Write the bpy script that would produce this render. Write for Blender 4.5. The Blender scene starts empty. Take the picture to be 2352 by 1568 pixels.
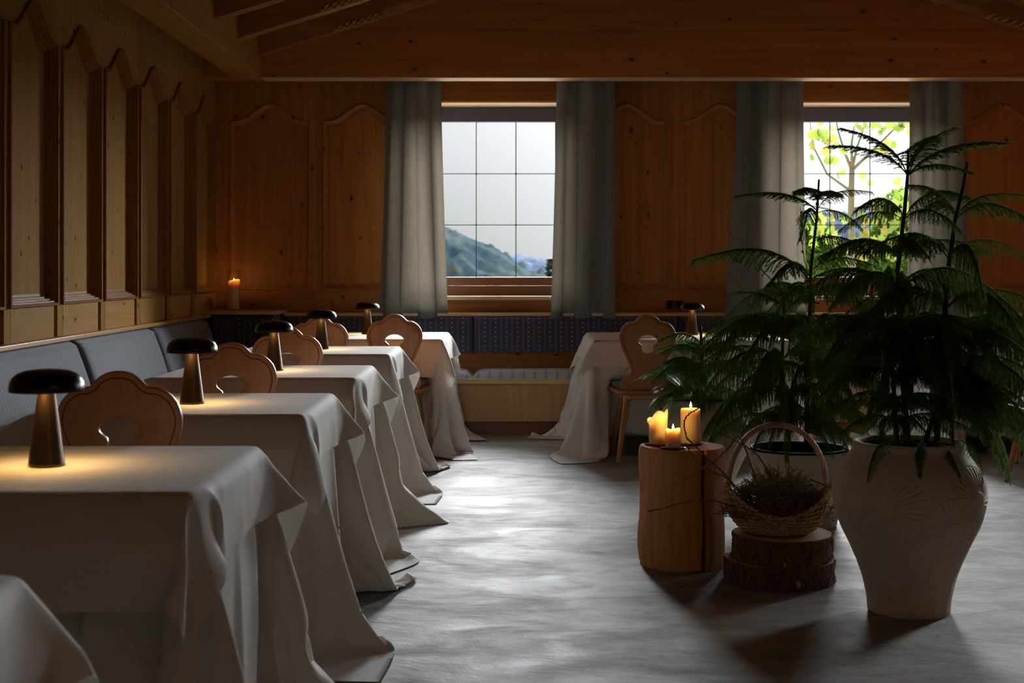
import bpy, bmesh, math, random
import numpy as np
from mathutils import Vector, Matrix, noise as mnoise
random.seed(7); rng = np.random.default_rng(7)
PI = math.pi
SC = bpy.context.scene
COL = SC.collection
F = 3267.0; CX = 1174.0; HY = 615.0; CAMZ = 1.2

# ------------------------------------------------------------------ camera
cd = bpy.data.cameras.new('camera'); cam = bpy.data.objects.new('camera', cd); COL.objects.link(cam)
cam.location = (0, 0, CAMZ); cam.rotation_euler = (PI/2, 0, 0)
cd.sensor_width = 36.0; cd.lens = F/2352*36.0
cd.shift_x = (1176-CX)/2352; cd.shift_y = -(784-HY)/2352
cd.clip_start = 0.05; cd.clip_end = 3000
cd.dof.use_dof = True; cd.dof.focus_distance = 6.3; cd.dof.aperture_fstop = 5.6
SC.camera = cam

# ------------------------------------------------------------------ world: bright overcast, sun veiled behind cloud on the right
W = bpy.data.worlds.new('sky'); SC.world = W; W.use_nodes = True
nt = W.node_tree; nt.nodes.clear()
def wn(t, **k):
    n = nt.nodes.new(t)
    for a, b in k.items(): setattr(n, a, b)
    return n
tc = wn('ShaderNodeTexCoord')
sund = Vector((math.sin(math.radians(38))*math.cos(math.radians(30)), math.cos(math.radians(38))*math.cos(math.radians(30)), math.sin(math.radians(30))))
dot = wn('ShaderNodeVectorMath', operation='DOT_PRODUCT'); dot.inputs[1].default_value = sund
nrm = wn('ShaderNodeVectorMath', operation='NORMALIZE'); nt.links.new(tc.outputs['Generated'], nrm.inputs[0])
nt.links.new(nrm.outputs[0], dot.inputs[0])
mx = wn('ShaderNodeMath', operation='MAXIMUM'); mx.inputs[1].default_value = 0; nt.links.new(dot.outputs['Value'], mx.inputs[0])
pw = wn('ShaderNodeMath', operation='POWER'); pw.inputs[1].default_value = 7; nt.links.new(mx.outputs[0], pw.inputs[0])
ml = wn('ShaderNodeMath', operation='MULTIPLY'); ml.inputs[1].default_value = 5.0; nt.links.new(pw.outputs[0], ml.inputs[0])
sx = wn('ShaderNodeSeparateXYZ'); nt.links.new(nrm.outputs[0], sx.inputs[0])
mr = wn('ShaderNodeMapRange'); nt.links.new(sx.outputs['Z'], mr.inputs[0])
mr.inputs['From Min'].default_value = 0.0; mr.inputs['From Max'].default_value = 0.6
mr.inputs['To Min'].default_value = 0.31; mr.inputs['To Max'].default_value = 1.3
ad = wn('ShaderNodeMath', operation='ADD'); nt.links.new(mr.outputs[0], ad.inputs[0]); nt.links.new(ml.outputs[0], ad.inputs[1])
bg = wn('ShaderNodeBackground'); bg.inputs['Color'].default_value = (0.965, 0.98, 1.0, 1)
nt.links.new(ad.outputs[0], bg.inputs['Strength'])
wo = wn('ShaderNodeOutputWorld'); nt.links.new(bg.outputs[0], wo.inputs[0])

# the veiled sun: a very wide soft disc low over the valley
sl = bpy.data.lights.new('veiled_sun', 'SUN'); so = bpy.data.objects.new('veiled_sun', sl); COL.objects.link(so)
sl.energy = 42.0; sl.angle = math.radians(54); sl.color = (0.93, 0.97, 1.0)
SAZ, SEL = math.radians(19), math.radians(12.5)
sv = Vector((math.sin(SAZ)*math.cos(SEL), math.cos(SAZ)*math.cos(SEL), math.sin(SEL)))
so.rotation_euler = sv.to_track_quat('Z', 'Y').to_euler()

# added warm fill light, unseen behind the camera, lifting the front shadows
al = bpy.data.lights.new('fill_light', 'AREA'); ao = bpy.data.objects.new('fill_light', al); COL.objects.link(ao)
al.energy = 6.5; al.color = (1.0, .74, .50); al.shape = 'RECTANGLE'; al.size = 2.6; al.size_y = 1.2
ao.location = (2.8, -.9, 2.75); ao.rotation_euler = (math.radians(28), 0, 0)

SC.view_settings.view_transform = 'Standard'; SC.view_settings.look = 'None'
SC.view_settings.exposure = 0.0; SC.view_settings.gamma = 1.0; SC.view_settings.use_curve_mapping = False
try:
    SC.cycles.use_denoising = True; SC.cycles.max_bounces = 8; SC.cycles.diffuse_bounces = 5
    SC.cycles.transparent_max_bounces = 16; SC.cycles.sample_clamp_indirect = 6.0
    SC.cycles.caustics_reflective = False; SC.cycles.caustics_refractive = False
except Exception: pass

# ------------------------------------------------------------------ helpers
def P(px, py, Y):
    return Vector(((px-CX)*Y/F, Y, CAMZ-(py-HY)*Y/F))

def link(o, parent=None):
    COL.objects.link(o)
    if parent is not None: o.parent = parent
    return o

def mk(name, verts, faces, mat=None, parent=None, smooth=False, loc=(0,0,0)):
    me = bpy.data.meshes.new(name)
    me.from_pydata([tuple(v) for v in verts], [], [tuple(f) for f in faces]); me.update()
    if mat: me.materials.append(mat)
    if smooth: me.shade_smooth()
    o = bpy.data.objects.new(name, me); o.location = loc
    return link(o, parent)

def mknp(name, V, Fa, mat=None, parent=None, smooth=False):
    """V (n,3), Fa (m,k) numpy"""
    me = bpy.data.meshes.new(name)
    n, (m, k) = len(V), Fa.shape
    me.vertices.add(n); me.vertices.foreach_set('co', np.ascontiguousarray(V, dtype=np.float32).ravel())
    me.loops.add(m*k); me.loops.foreach_set('vertex_index', np.ascontiguousarray(Fa, dtype=np.int32).ravel())
    me.polygons.add(m); me.polygons.foreach_set('loop_start', np.arange(0, m*k, k, dtype=np.int32))
    me.update(calc_edges=True); me.validate()
    if mat: me.materials.append(mat)
    if smooth: me.shade_smooth()
    o = bpy.data.objects.new(name, me)
    return link(o, parent)

class MB:
    def __init__(s): s.v = []; s.f = []
    def add(s, v, f):
        b = len(s.v); s.v += [tuple(x) for x in v]; s.f += [tuple(i+b for i in q) for q in f]
    def box(s, x0, x1, y0, y1, z0, z1, c=0.0):
        if c <= 0:
            s.add([(x0,y0,z0),(x1,y0,z0),(x1,y1,z0),(x0,y1,z0),(x0,y0,z1),(x1,y0,z1),(x1,y1,z1),(x0,y1,z1)],
                  [(0,3,2,1),(4,5,6,7),(0,1,5,4),(1,2,6,5),(2,3,7,6),(3,0,4,7)])
        else:
            bm = bmesh.new(); r = bmesh.ops.create_cube(bm, size=1)
            for v in bm.verts:
                v.co = Vector(((x0+x1)/2+v.co.x*(x1-x0), (y0+y1)/2+v.co.y*(y1-y0), (z0+z1)/2+v.co.z*(z1-z0)))
            bmesh.ops.bevel(bm, geom=list(bm.edges), offset=c, segments=2, affect='EDGES', profile=0.5)
            bm.verts.index_update()
            s.add([v.co.copy() for v in bm.verts], [[v.index for v in f.verts] for f in bm.faces]); bm.free()
    def lathe(s, prof, n=32, c=(0,0), cap0=True, cap1=True, fn=None):
        vs = []
        for r, z in prof:
            for k in range(n):
                a = 2*PI*k/n; rr, zz = (r, z) if fn is None else fn(r, z, a)
                vs.append((c[0]+rr*math.cos(a), c[1]+rr*math.sin(a), zz))
        fs = []
        for i in range(len(prof)-1):
            for k in range(n):
                k2 = (k+1) % n; fs.append((i*n+k, i*n+k2, (i+1)*n+k2, (i+1)*n+k))
        if cap0: fs.append(tuple(reversed(range(n))))
        if cap1: fs.append(tuple(range((len(prof)-1)*n, len(prof)*n)))
        s.add(vs, fs)
    def tube(s, pts, rad, n=6, cap=True):
        pts = [Vector(p) for p in pts]; m = len(pts)
        if not hasattr(rad, '__len__'): rad = [rad]*m
        up = None; vs = []
        for i, p in enumerate(pts):
            t = (pts[min(i+1, m-1)]-pts[max(i-1, 0)]).normalized()
            if up is None:
                up = Vector((0,0,1)) if abs(t.z) < .9 else Vector((1,0,0))
            a = t.cross(up).normalized(); b = a.cross(t).normalized(); up = b
            for k in range(n):
                w = 2*PI*k/n; vs.append(p+a*math.cos(w)*rad[i]+b*math.sin(w)*rad[i])
        fs = [(i*n+k, i*n+(k+1) % n, (i+1)*n+(k+1) % n, (i+1)*n+k) for i in range(m-1) for k in range(n)]
        if cap: fs += [tuple(reversed(range(n))), tuple(range((m-1)*n, m*n))]
        s.add(vs, fs)
    def build(s, name, mat=None, parent=None, smooth=False, loc=(0,0,0)):
        return mk(name, s.v, s.f, mat, parent, smooth, loc)

def autosmooth(o, ang=40):
    me = o.data; me.shade_smooth()
    bm = bmesh.new(); bm.from_mesh(me)
    for e in bm.edges:
        if len(e.link_faces) == 2 and e.calc_face_angle(0) > math.radians(ang): e.smooth = False
    bm.to_mesh(me); bm.free(); return o

def tag(o, label, cat, group=None, kind=None):
    o['label'] = label; o['category'] = cat
    if group: o['group'] = group
    if kind: o['kind'] = kind
    return o
def struct(o, label=None, cat=None):
    o['kind'] = 'structure'
    if label: o['label'] = label
    if cat: o['category'] = cat
    return o
def thing(name, label, cat, loc=(0,0,0), rz=0, group=None):
    o = bpy.data.objects.new(name, None); o.location = loc; o.rotation_euler = (0,0,rz); link(o)
    o.empty_display_size = .05
    return tag(o, label, cat, group)
def copy_tree(o, parent=None):
    c = o.copy(); link(c, parent)
    for ch in [x for x in bpy.data.objects if x.parent == o]:
        copy_tree(ch, c)
    return c
_kids = {}
def copy_thing(root, loc, rz, label, group=None):
    r = root.copy(); COL.objects.link(r); r.location = loc; r.rotation_euler = (0,0,rz); r['label'] = label
    if group: r['group'] = group
    for ch in list(root.children):
        c = ch.copy(); COL.objects.link(c); c.parent = r
        for g in list(ch.children):
            d = g.copy(); COL.objects.link(d); d.parent = c
    return r
def sm(t): t = max(0., min(1., t)); return t*t*(3-2*t)

# ------------------------------------------------------------------ materials
class NT:
    def __init__(s, name):
        s.m = bpy.data.materials.new(name); s.m.use_nodes = True; s.t = s.m.node_tree; s.t.nodes.clear()
        s.out = s.n('ShaderNodeOutputMaterial')
    def n(s, t, **k):
        x = s.t.nodes.new(t)
        for a, b in k.items(): setattr(x, a, b)
        return x
    def l(s, a, b): s.t.links.new(a, b)
    def val(s, sock, v):
        if hasattr(v, 'is_output') or isinstance(v, bpy.types.NodeSocket): s.l(v, sock)
        else: sock.default_value = v
    def math(s, op, a, b=0.0, c=None, clamp=False):
        x = s.n('ShaderNodeMath', operation=op); x.use_clamp = clamp
        s.val(x.inputs[0], a); s.val(x.inputs[1], b)
        if c is not None: s.val(x.inputs[2], c)
        return x.outputs[0]
    def coords(s, scale=(1,1,1), loc=(0,0,0), rot=(0,0,0), kind='Object'):
        tcn = s.n('ShaderNodeTexCoord'); mp = s.n('ShaderNodeMapping')
        mp.inputs['Scale'].default_value = scale; mp.inputs['Location'].default_value = loc; mp.inputs['Rotation'].default_value = rot
        s.l(tcn.outputs[kind], mp.inputs[0]); return mp.outputs[0]
    def noise(s, vec, scale=5, detail=4, rough=.55, dist=0):
        x = s.n('ShaderNodeTexNoise'); s.l(vec, x.inputs['Vector'])
        x.inputs['Scale'].default_value = scale; x.inputs['Detail'].default_value = detail
        x.inputs['Roughness'].default_value = rough; x.inputs['Distortion'].default_value = dist
        return x.outputs['Fac']
    def ramp(s, fac, stops):
        x = s.n('ShaderNodeValToRGB'); s.l(fac, x.inputs[0]); e = x.color_ramp.elements
        while len(e) < len(stops): e.new(.5)
        for i, (p, c) in enumerate(stops):
            e[i].position = p; e[i].color = (*c, 1) if len(c) == 3 else c
        return x.outputs[0]
    def mix(s, fac, a, b, mode='MIX'):
        x = s.n('ShaderNodeMix', data_type='RGBA', blend_type=mode)
        s.val(x.inputs['Factor'], fac)
        for k, v in ((6, a), (7, b)):
            if isinstance(v, tuple): x.inputs[k].default_value = (*v, 1) if len(v) == 3 else v
            else: s.l(v, x.inputs[k])
        return x.outputs[2]
    def bump(s, h, strength=.3, dist=.01):
        x = s.n('ShaderNodeBump'); x.inputs['Strength'].default_value = strength; x.inputs['Distance'].default_value = dist
        s.l(h, x.inputs['Height']); return x.outputs[0]
    def bsdf(s, color, rough=.5, normal=None, **kw):
        b = s.n('ShaderNodeBsdfPrincipled'); s.val(b.inputs['Base Color'], (*color, 1) if isinstance(color, tuple) else color)
        s.val(b.inputs['Roughness'], rough)
        if normal is not None: s.l(normal, b.inputs['Normal'])
        for k, v in kw.items(): s.val(b.inputs[k.replace('_', ' ')], v)
        return b.outputs[0]
    def done(s, sh): s.l(sh, s.out.inputs[0]); return s.m

def wood(name, axis, normal, light, dark, knots=True, rough=.5, kscale=5.2, ksize=.055, kprob=.45, spec=.22, gs=26):
    """pine: fibres along axis, knots on the face whose normal axis is given"""
    m = NT(name)
    sc = [1., 1., 1.]; sc[axis] = .035
    inf = m.n('ShaderNodeObjectInfo')
    off = m.n('ShaderNodeCombineXYZ')
    rv = m.math('MULTIPLY', inf.outputs['Random'], 7.3)
    for k in range(3): m.l(rv, off.inputs[k])
    tcn = m.n('ShaderNodeTexCoord')
    addv = m.n('ShaderNodeVectorMath', operation='ADD'); m.l(tcn.outputs['Object'], addv.inputs[0]); m.l(off.outputs[0], addv.inputs[1])
    mp = m.n('ShaderNodeMapping'); mp.inputs['Scale'].default_value = sc; m.l(addv.outputs[0], mp.inputs[0])
    g = m.noise(mp.outputs[0], gs, 6, .65, .6)
    col = m.ramp(g, [(.25, dark), (.55, tuple((a*1.6+b)/2.6 for a, b in zip(light, dark))), (.8, light)])
    br = m.math('MULTIPLY_ADD', inf.outputs['Random'], .22, .89)
    hsv = m.n('ShaderNodeHueSaturation'); m.l(br, hsv.inputs['Value']); m.l(col, hsv.inputs['Color']); col = hsv.outputs[0]
    big = m.noise(addv.outputs[0], 1.4, 2)
    col = m.mix(m.math('MULTIPLY', big, .45), col, m.mix(1.0, col, (.75, .62, .5), 'MULTIPLY'))
    if knots:
        third = 3-axis-normal
        spx = m.n('ShaderNodeSeparateXYZ'); m.l(addv.outputs[0], spx.inputs[0]); cmb = m.n('ShaderNodeCombineXYZ')
        m.l(m.math('MULTIPLY', spx.outputs[axis], .6), cmb.inputs[0]); m.l(spx.outputs[third], cmb.inputs[1])
        vo = m.n('ShaderNodeTexVoronoi', voronoi_dimensions='2D'); m.l(cmb.outputs[0], vo.inputs['Vector']); vo.inputs['Scale'].default_value = kscale
        vo.inputs['Randomness'].default_value = 1.0
        sep = m.n('ShaderNodeSeparateColor'); m.l(vo.outputs['Color'], sep.inputs[0])
        size = m.math('MULTIPLY', m.math('GREATER_THAN', sep.outputs[0], 1-kprob), m.math('MULTIPLY_ADD', sep.outputs[1], ksize, ksize*.35))
        k = m.math('SUBTRACT', 1.0, m.math('DIVIDE', vo.outputs['Distance'], m.math('MAXIMUM', size, .0001)))
        k = m.math('MULTIPLY', k, 2.5, clamp=True)
        halo = m.math('MULTIPLY', m.math('SUBTRACT', 1.0, m.math('DIVIDE', vo.outputs['Distance'], m.math('MAXIMUM', m.math('MULTIPLY', size, 2.4), .0001))), .5, clamp=True)
        col = m.mix(halo, col, tuple(x*.55 for x in dark))
        col = m.mix(m.math('MULTIPLY', k, .9), col, tuple(x*.09 for x in dark))
    nb = m.bump(g, .12, .002)
    return m.done(m.bsdf(col, rough, nb, Specular_IOR_Level=spec))

L_, D_ = (.48, .195, .045), (.30, .10, .019)
WOOD_V_LEFT = wood('pine_upright_left', 2, 0, (.44, .26, .09), (.30, .16, .05), rough=.8, spec=.03, kscale=8.5, kprob=.42, ksize=.07)
WOOD_MOULD = wood('pine_moulding_left_shaded', 2, 0, (.36, .17, .055), (.24, .10, .03), knots=False, rough=.6, spec=.1)  # darker copy of the wall pine; paints shade into the mouldings
WOOD_V_BACK = wood('pine_upright_back', 2, 1, L_, D_)
WOOD_H_X = wood('pine_across', 0, 1, L_, D_)
WOOD_FP = wood('pine_bench_front', 2, 1, (.66, .42, .19), (.50, .28, .11), kprob=.3)
WOOD_H_XT = wood('pine_across_flat_lit', 0, 2, (.84, .64, .40), (.68, .46, .25), kprob=.3)  # paled to paint the light on soffits and beam underside
WOOD_H_Y = wood('pine_along', 1, 0, (.50, .25, .08), (.33, .15, .04))
WOOD_RAIL_L = wood('pine_rail_left', 1, 0, (.52, .31, .10), (.36, .19, .055), kprob=.6, ksize=.05, rough=.75, spec=.05)
WOOD_BEAM = wood('pine_beam', 1, 2, (.46, .24, .06), (.30, .14, .03), kprob=.4)
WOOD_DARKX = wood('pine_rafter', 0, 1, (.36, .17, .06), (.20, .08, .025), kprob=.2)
WOOD_EDGE = wood('pine_ledge', 1, 2, (.66, .36, .12), (.46, .22, .06), knots=False, rough=.3, spec=.5)
WOOD_CHAIR = wood('pine_chair', 2, 1, (.56, .235, .075), (.38, .135, .035), kscale=9, ksize=.06, kprob=.2, rough=.34, spec=.45)
WOOD_LEG = wood('pine_leg', 2, 1, (.56, .28, .08), (.40, .17, .04), knots=False, rough=.3, spec=.5)
WOOD_SEAT = wood('pine_seat', 0, 2, (.50, .22, .085), (.36, .14, .045), knots=False, rough=.3, spec=.5)
WOOD_FRAME = wood('window_wood', 0, 1, (.30, .12, .05), (.19, .07, .03), knots=False, rough=.35, spec=.5)
WOOD_GROOVE = NT('groove_shadow_line'); WOOD_GROOVE = WOOD_GROOVE.done(WOOD_GROOVE.bsdf((.07, .022, .008), .6))

def simple(name, c, rough=.5, metal=0., **kw):
    m = NT(name); return m.done(m.bsdf(c, rough, None, Metallic=metal, **kw))
LEAD = simple('lead_came', (.03, .03, .035), .5, .6)
DARKBOX = simple('grey_blind_box', (.10, .105, .15), .55)
BLACKMET = simple('bronze_black_metal', (.03, .024, .019), .27, .75)
BRONZE = simple('dark_bronze_stem', (.07, .045, .027), .3, .8)
BLACKPL = simple('black_plastic', (.012, .012, .014), .45)
PEWTER = simple('dark_pewter', (.12, .11, .10), .35, .8)
WICK = simple('wick', (.02, .015, .01), .9)
SOIL = simple('dark_soil', (.012, .009, .007), 1., Specular_IOR_Level=0.)

def floor_mat():
    m = NT('troweled_grey_screed')
    v = m.coords((.8, 1.1, 1)); v2 = m.coords((.75, 1.5, 1), rot=(0, 0, .6)); v3 = m.coords((1, 1, 1))
    a = m.noise(v, 2.6, 9, .62, .9); b = m.noise(v2, 6.5, 8, .68, .7); c = m.noise(v3, 60, 3, .5)
    s_ = m.math('ADD', m.math('MULTIPLY', a, .6), m.math('MULTIPLY', b, .4))
    col = m.ramp(s_, [(.36, (.17, .15, .135)), (.46, (.24, .215, .195)), (.54, (.30, .275, .252)), (.66, (.35, .325, .30))])
    r = m.math('MULTIPLY_ADD', s_, -.75, 1.02)
    h = m.math('ADD', m.math('MULTIPLY', s_, 1.0), m.math('MULTIPLY', c, .04))
    return m.done(m.bsdf(col, r, m.bump(h, .5, .03), Specular_IOR_Level=.6))
FLOOR = floor_mat()

def cloth_mat():
    m = NT('white_table_linen')
    v = m.coords((1, 1, 1)); w = m.noise(v, 260, 2, .5); g = m.noise(v, 5, 3)
    col = m.mix(g, (.83, .80, .75), (.87, .84, .79))
    b = m.n('ShaderNodeBsdfPrincipled'); m.l(col, b.inputs['Base Color']); b.inputs['Roughness'].default_value = .75
    b.inputs['Specular IOR Level'].default_value = .25
    b.inputs['Sheen Weight'].default_value = .12; m.l(m.bump(w, .08, .001), b.inputs['Normal'])
    t = m.n('ShaderNodeBsdfTranslucent'); t.inputs[0].default_value = (.80, .77, .70, 1)
    mxs = m.n('ShaderNodeMixShader'); mxs.inputs[0].default_value = .10; m.l(b.outputs[0], mxs.inputs[1]); m.l(t.outputs[0], mxs.inputs[2])
    return m.done(mxs.outputs[0])
CLOTH = cloth_mat()

def curtain_mat():
    m = NT('grey_linen_curtain')
    v = m.coords((1, 1, .12)); v2 = m.coords((.12, 1, 1))
    a = m.noise(v, 420, 3, .7); b = m.noise(v2, 420, 3, .7)
    wv = m.math('MULTIPLY', m.math('ADD', a, b), .5)
    col = m.ramp(wv, [(.36, (.14, .15, .145)), (.62, (.21, .225, .22))])
    d = m.n('ShaderNodeBsdfDiffuse'); m.l(col, d.inputs[0]); m.l(m.bump(wv, .3, .002), d.inputs['Normal'])
    t = m.n('ShaderNodeBsdfTranslucent'); m.l(m.ramp(wv, [(.38, (.24, .19, .13)), (.6, (.62, .52, .38))]), t.inputs[0])
    mxs = m.n('ShaderNodeMixShader'); mxs.inputs[0].default_value = .06; m.l(d.outputs[0], mxs.inputs[1]); m.l(t.outputs[0], mxs.inputs[2])
    return m.done(mxs.outputs[0])
CURTAIN = curtain_mat()

def uphol(name, ua, va, ground=(.030, .033, .062), sheen=.3, per=.081, dk=.8, lc=(.26, .13, .12)):
    """dark blue bench cloth: thin rust stripes and columns of pale dots; ua = axis across, va = axis up"""
    m = NT(name)
    tcn = m.n('ShaderNodeTexCoord'); sp = m.n('ShaderNodeSeparateXYZ'); m.l(tcn.outputs['Object'], sp.inputs[0])
    u = m.math('FRACT', m.math('DIVIDE', m.math('ADD', sp.outputs[ua], 20.0), per)); vv = m.math('FRACT', m.math('DIVIDE', m.math('ADD', sp.outputs[va], 20.0), .034))
    du = m.math('ABSOLUTE', m.math('SUBTRACT', u, .5)); dv = m.math('ABSOLUTE', m.math('SUBTRACT', vv, .5))
    line = m.math('GREATER_THAN', du, .455); band = m.math('MULTIPLY', m.math('GREATER_THAN', du, .36), m.math('LESS_THAN', du, .40))
    dist = m.math('ADD', m.math('MULTIPLY', du, 2.4), dv)
    dots = m.math('LESS_THAN', dist, .20)
    dv2 = m.math('SUBTRACT', .5, dv)
    dots2 = m.math('LESS_THAN', m.math('ADD', m.math('ABSOLUTE', m.math('SUBTRACT', du, .17)), m.math('MULTIPLY', dv2, .5)), .05)
    ns = m.noise(tcn.outputs['Object'], 350, 2)
    col = m.mix(ns, tuple(c*.6 for c in ground), tuple(c*1.5 for c in ground))
    col = m.mix(m.math('MULTIPLY', line, .8), col, lc)
    col = m.mix(m.math('MULTIPLY', band, .5), col, (.05, .05, .09))
    col = m.mix(m.math('MULTIPLY', dots, dk), col, (.42, .43, .46))
    col = m.mix(m.math('MULTIPLY', dots2, dk*.6), col, (.10, .11, .15))
    return m.done(m.bsdf(col, .8, m.bump(ns, .2, .002), Sheen_Weight=sheen, Specular_IOR_Level=.3))
UPH_BACK = uphol('bench_cloth_back', 0, 2, (.055, .06, .105))
UPH_SEAT = uphol('bench_cloth_seat_lit', 0, 1, (.42, .46, .55), .5)  # pale ground paints the sky's reflection on the seat cloth
UPH_LEFT = uphol('bench_cloth_left', 1, 2, (.12, .14, .175), .35, per=.042, dk=0., lc=(.035, .035, .06))
UPH_CUSH = uphol('chair_cushion_cloth', 0, 1, (.05, .045, .06), .4)

def glass_mat():
    m = NT('thin_window_glass'); tr = m.n('ShaderNodeBsdfTransparent'); tr.inputs[0].default_value = (.98, .985, .985, 1)
    gl = m.n('ShaderNodeBsdfGlossy'); gl.inputs['Roughness'].default_value = .02
    lw = m.n('ShaderNodeLayerWeight'); lw.inputs[0].default_value = .12
    mxs = m.n('ShaderNodeMixShader'); m.l(m.math('MULTIPLY', lw.outputs['Fresnel'], .6), mxs.inputs[0])
    m.l(tr.outputs[0], mxs.inputs[1]); m.l(gl.outputs[0], mxs.inputs[2]); return m.done(mxs.outputs[0])
GLASS = glass_mat()

def emis(name, c, s):
    m = NT(name); e = m.n('ShaderNodeEmission'); e.inputs[0].default_value = (*c, 1); e.inputs[1].default_value = s
    return m.done(e.outputs[0])
FLAME = emis('candle_flame', (1.0, .74, .30), 12)
LED = emis('warm_lamp_diffuser', (1.0, .62, .25), 14)
def wax_mat():
    m = NT('ivory_wax')
    return m.done(m.bsdf((.95, .70, .36), .45, None, Subsurface_Weight=1.0, Subsurface_Radius=(1.0, 1.0, 1.0), Subsurface_Scale=.022, Specular_IOR_Level=.4))
WAX = wax_mat()

def plaster(name, c, var=.12, bumpy=.5, scale=30):
    m = NT(name); v = m.coords(); a = m.noise(v, scale, 5, .6); b = m.noise(v, 4, 3)
    col = m.mix(b, tuple(x*(1-var) for x in c), tuple(x*(1+var) for x in c))
    return m.done(m.bsdf(col, .8, m.bump(a, bumpy, .004), Specular_IOR_Level=.2))
POT = plaster('off_white_terracotta', (.66, .57, .48))
POT2 = plaster('chalky_planter', (.55, .52, .46))

def foliage(name, c, trans=.25, rough=.42, tc_=None):
    m = NT(name); v = m.coords(); a = m.noise(v, 25, 3)
    inf = m.n('ShaderNodeObjectInfo')
    col = m.mix(a, tuple(x*.6 for x in c), tuple(x*1.4 for x in c))
    col = m.mix(m.math('MULTIPLY', inf.outputs['Random'], .35), col, tuple(x*.5 for x in c))
    b = m.bsdf(col, rough, None, Specular_IOR_Level=.2)
    t = m.n('ShaderNodeBsdfTranslucent'); t.inputs[0].default_value = (*(tc_ or tuple(min(1, x*2.2) for x in c)), 1)
    mxs = m.n('ShaderNodeMixShader'); mxs.inputs[0].default_value = trans; m.l(b, mxs.inputs[1]); m.l(t.outputs[0], mxs.inputs[2])
    return m.done(mxs.outputs[0])
PINE_G = foliage('norfolk_pine_green', (.085, .155, .018), .4, .6)
PINE_G2 = foliage('norfolk_pine_fresh_green', (.09, .20, .03), .4, .5)
FERN_G = foliage('fern_green', (.04, .12, .018), .3)
MAPLE = foliage('maple_leaf_green', (.10, .16, .03), .5, .7, (.17, .25, .035))
MAPLE2 = foliage('maple_leaf_yellow', (.17, .17, .04), .5, .7, (.26, .25, .05))
SHRUB = foliage('shrub_leaf_green', (.075, .15, .03), .5, .7, (.14, .26, .04))
SHRUB_D = foliage('dark_shrub_leaf', (.02, .035, .035), .2, .8, (.02, .04, .04))
STEM = simple('grey_green_stem', (.05, .055, .025), .8)
TWIG = simple('brown_twig', (.20, .13, .07), .8)
CATKIN = simple('silver_catkin', (.30, .26, .22), .9)
HEATHER = foliage('dried_heather', (.27, .16, .13), .2, .8)
MOSS = foliage('moss_green', (.20, .22, .07), .2, .9)
TRUNK = simple('maple_bark', (.15, .20, .15), .9)

def wicker():
    m = NT('willow_wicker'); v = m.coords(); a = m.noise(v, 60, 4); col = m.ramp(a, [(.3, (.38, .20, .07)), (.7, (.66, .40, .17))])
    return m.done(m.bsdf(col, .5, m.bump(a, .3, .002)))
WICKER = wicker()
def handle_m():
    m = NT('twisted_willow'); v = m.coords(); a = m.noise(v, 80, 4); col = m.ramp(a, [(.3, (.48, .27, .13)), (.7, (.70, .44, .24))])
    return m.done(m.bsdf(col, .5, m.bump(a, .3, .002)))
HANDLE = handle_m()
def bark():
    m = NT('spruce_bark'); v = m.coords((1, 1, .38)); vo = m.n('ShaderNodeTexVoronoi', feature='DISTANCE_TO_EDGE'); m.l(v, vo.inputs['Vector']); vo.inputs['Scale'].default_value = 26
    a = m.noise(v, 30, 6, .7); b = m.noise(m.coords(), 7, 3)
    h = m.math('ADD', m.math('MINIMUM', m.math('MULTIPLY', vo.outputs['Distance'], 7), .4), m.math('MULTIPLY', a, .5))
    col = m.ramp(m.math('MULTIPLY', h, .9), [(.15, (.055, .028, .019)), (.5, (.14, .068, .042)), (.8, (.24, .16, .11))])
    col = m.mix(m.math('MULTIPLY', b, .5), col, (.07, .035, .025))
    return m.done(m.bsdf(col, .9, m.bump(h, .9, .012)))
BARK = bark()
def endgrain(name, c1, c2, cx, cy):
    m = NT(name); v = m.coords(loc=(-cx, -cy, 0)); sp = m.n('ShaderNodeSeparateXYZ'); m.l(v, sp.inputs[0])
    r = m.math('SQRT', m.math('ADD', m.math('POWER', sp.outputs[0], 2.0), m.math('POWER', sp.outputs[1], 2.0)))
    ns = m.noise(v, 6, 3); rr = m.math('ADD', m.math('MULTIPLY', r, 700), m.math('MULTIPLY', ns, 14))
    rings = m.math('MULTIPLY_ADD', m.math('SINE', rr), .5, .5)
    col = m.mix(rings, c1, c2)
    return m.done(m.bsdf(col, .7, m.bump(rings, .1, .002)))
def logmat():
    m = NT('peeled_log'); v = m.coords((1, 1, .08)); a = m.noise(v, 30, 5, .6, .5)
    col = m.ramp(a, [(.3, (.52, .21, .055)), (.55, (.68, .30, .085)), (.8, (.78, .40, .14))])
    dk = m.noise(m.coords((1, 1, .3), loc=(3, 1, 0)), 9, 3, .6)
    col = m.mix(m.ramp(dk, [(.64, (0, 0, 0)), (.74, (.75, .75, .75))]), col, (.15, .05, .016))
    return m.done(m.bsdf(col, .5, m.bump(a, .2, .004), Specular_IOR_Level=.4))
LOG = logmat()

# ================================================================== STRUCTURE
YB = 10.80            # back wall face
XL = -2.24            # left wall face
XR = 4.75; YF = -2.3
LEDZ = 0.862
# floor
MB().add if False else None
b = MB(); b.box(XL-.3, XR+.3, YF-.3, YB+.5, -.12, 0); struct(b.build('floor', FLOOR))

def crest(t, zv, zc):
    a = abs(t)
    a = sm(min(1, a/.86)); return zc-(zc-zv)*a

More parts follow.
